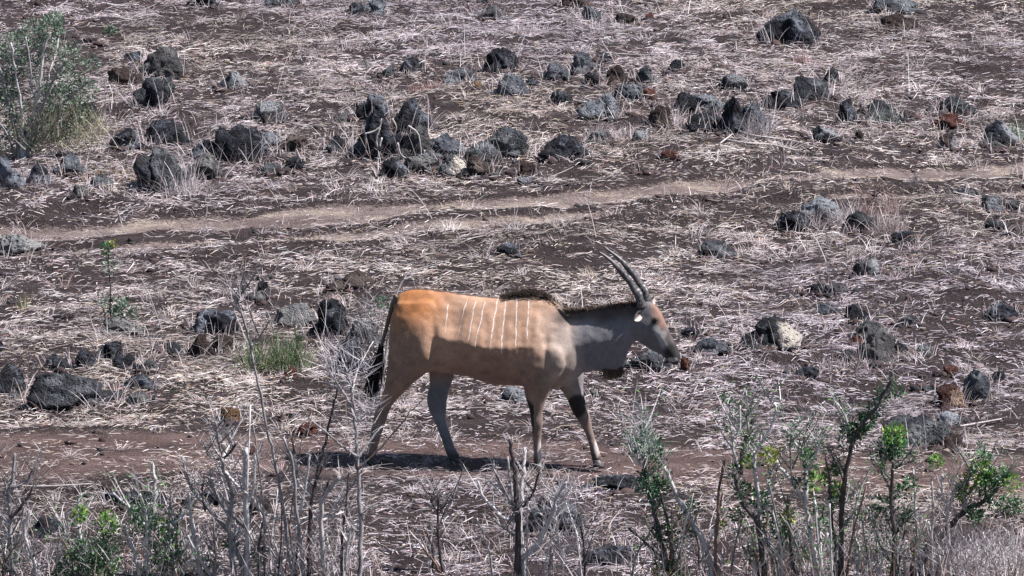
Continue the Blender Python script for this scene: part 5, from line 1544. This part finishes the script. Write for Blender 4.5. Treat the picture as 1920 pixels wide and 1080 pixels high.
bare("two whitish upright twigs between the forked dark stem and the slanting branch", (1755, 1096),
     [([(1748, 1098), (1747, 1000), (1750, 950), (1746, 898)], .010, .005, 'w'), ([(1782, 1098), (1777, 970), (1768, 928), (1767, 890)], .011, .006, 'w'), ([(1775, 965), (1786, 930), (1778, 898)], .008, .004, 'w'), ([(1720, 1098), (1718, 1000), (1714, 900), (1712, 880)], .008, .004, 'p')],
     [(1765, 1010, 40, 70, 120, (.08, .22), ((.55, .48, .48), (.34, .26, .25)), (70, 110))], [(1757, 866, 11, 40, G_BRIGHT), (1712, 905, 8, 16, G_MID)], jit=.08)
P = Plant("dead_shrub", "dense pale grey dead brush filling the lower right corner", "dead shrub", (1830, 1097), jit=.3)
for k in range(34):
    x0 = 1710 + k * 7 + random.uniform(-6, 6); x1 = x0 + random.uniform(-45, 45)
    P.stem([(x0, 1100), ((x0 + x1) / 2 + random.uniform(-8, 8), 1045), (x1, random.uniform(965, 1020))], random.uniform(.006, .010), .003, random.choice('ppgg'), y0=random.uniform(.15, .5), y1=random.uniform(.15, .6))
P.twigs(1820, 1050, 120, 38, 480, (.08, .25), ((.55, .52, .55), (.20, .18, .19)), (20, 160))
P.done()
P = Plant("shrub", "low green plant cut by the right edge under the slanting branch's tip", "shrub", (1902, 968))
P.stem([(1902, 970), (1900, 955), (1890, 945)], .008, .004, 'g', root=True)
P.leaves(1885, 945, 14, 80, G_MID, (.02, .05)); P.leaves(1908, 950, 18, 110, G_MID, (.02, .05)); P.done()
P = Plant("shrub", "small grey-green plant low behind the grey-green boulder's right, near the right edge", "shrub", (1838, 846))
P.stem([(1838, 848), (1839, 838), (1842, 830)], .006, .003, 'g', root=True)
P.leaves(1840, 836, 9, 46, G_DARK, (.018, .035)); P.done()

# dead roots hanging over the cairn
P = Plant("dead_shrub", "white dead roots hanging over the rock cairn", "dead shrub", (735, 306), jit=.04, Y=float(ground_pt(735, 306)[1]) - .06)
for pxs in ([(683, 252), (700, 246), (712, 238), (716, 222)], [(712, 240), (706, 260), (708, 276)], [(736, 222), (743, 240), (738, 256)], [(765, 236), (780, 246), (787, 262), (790, 296)], [(686, 252), (686, 290)], [(745, 268), (752, 290), (770, 300)], [(716, 258), (712, 276)], [(796, 282), (792, 300)]):
    P.stem(pxs, .009, .005, 'w', "root", y0=random.uniform(-.05, .02))
P.done()

# thin fields of twigs and stems among the foreground shrubs
n = 1700
x = np.concatenate([RNG.uniform(1.0, 4.3, 1200), RNG.uniform(-4.3, 1.0, 500)]); y = RNG.uniform(-10.6, -7.3, n)
v, f, c = upright(x, y, hgt(x, y), RNG.uniform(.12, .55, n) * np.clip((-6.6 - y) / 3.2, .2, .8), RNG.uniform(.02, .7, n), RNG.uniform(0, 6.28, n), (.005, .010),
                  np.array([(.36, .25, .22), (.5, .45, .45), (.2, .15, .14), (.30, .20, .17), (.6, .55, .56)])[RNG.integers(0, 5, n)], droop=.1)
tag(link("dead_stalks", mesh_np("dead_stalks", v, f, c), M_STRAW), "thin dead upright stalks among the foreground shrubs", "stalks", kind='stuff')

# fallen branches and single stalks
def stick(name, label, cat, pxs, r0, r1, bk, lift=.02, group=None):
    p = []
    for q in pxs:
        g = ground_pt(*q); p.append(g + np.array([0, 0, lift + r0]))
    p = catmull(p, 6) if len(p) > 2 else np.array([p[0] + (p[1] - p[0]) * t for t in np.linspace(0, 1, 6)])
    b0 = p[0].copy()
    v, f = tube(p, r0 * .72, r1 * .8, 7, .15)
    o = link(name, mesh_np(name, np.array(v) - b0, f, smooth=True), BARK[bk], None, b0)
    tag(o, label, cat, group)
stick("fallen_branch", "long bleached fallen branch, upper one of the pile below the tall greenish black boulder", "branch", [(1376, 250), (1410, 261), (1440, 265), (1490, 272), (1530, 284)], .016, .007, 'w')
stick("fallen_branch", "bleached fallen branch, lower one of the pile below the tall greenish black boulder", "branch", [(1356, 268), (1397, 275), (1445, 278), (1492, 289)], .015, .008, 'w')
stick("fallen_branch", "short bleached stick crossing the pile of fallen branches", "branch", [(1350, 281), (1374, 263)], .010, .006, 'w', .05)
stick("fallen_branch", "thin pale stick lying just right of the reddish stone above the track", "branch", [(1276, 293), (1330, 293), (1396, 286)], .010, .006, 'w')
stick("fallen_branch", "pale stick lying right of the upright black stone on the right slope", "branch", [(1590, 232), (1640, 234), (1668, 240)], .009, .005, 'w')
stick("fallen_branch", "pale stick crossing the track near the right edge", "branch", [(1852, 342), (1880, 339), (1906, 340)], .011, .006, 'w')
stick("fallen_branch", "pale stick right of the blue-grey rock on the grey-green boulder", "branch", [(1800, 807), (1840, 800), (1878, 793)], .013, .006, 'w')
stick("fallen_branch", "long thin white stick lying across the lower left below the footpath", "branch", [(-20, 921), (60, 926), (110, 925), (165, 922), (182, 923)], .009, .006, 'w', .05)
stick("fallen_branch", "long white stalk stretched between the flat black rock and the round black rock", "branch", [(1140, 106), (1180, 109), (1260, 110)], .007, .004, 'w', .03)
def stalk(label, foot, pxs, r=.006, bk='w'):
    P = Plant("dry_stalk", label, "stalk", foot, jit=.1)
    P.stem(pxs, r, r * .5, bk, root=True); P.done()
stalk("long pale stalk leaning left, alone between the sapling rock and the double dark rock", (304, 624), [(304, 624), (290, 580), (276, 545), (263, 518)], .006)
stalk("pale stalk slanting right, alone just below the track on the left", (356, 495), [(356, 495), (370, 470), (386, 448)], .007)
stalk("thin stalk crossing the upper wheel track at the left", (234, 440), [(234, 440), (228, 420), (222, 395)], .005)
stalk("white stalk standing before the black triangular rock", (604, 638), [(604, 638), (610, 600), (612, 562)], .006)
stalk("tall white stalk right of the dark bluish rock near the top", (1128, 44), [(1128, 44), (1128, 22), (1134, 6)], .006)
stalk("leaning white stalk rising left above the brown-black rock under the long white stalk", (1152, 118), [(1152, 118), (1142, 98), (1128, 78)], .007)
stalk("pale stalk standing among rocks left of the bluish ledge rock", (1296, 208), [(1296, 208), (1284, 180), (1272, 150)], .006)
stalk("pale stalk leaning over the black upright stone below the grassy grey mound", (1586, 240), [(1586, 240), (1576, 226), (1566, 212)], .006)
stalk("white stalk crossing the dark rock ahead of the antelope's forehead", (1293, 648), [(1293, 648), (1304, 628), (1315, 612)], .006)
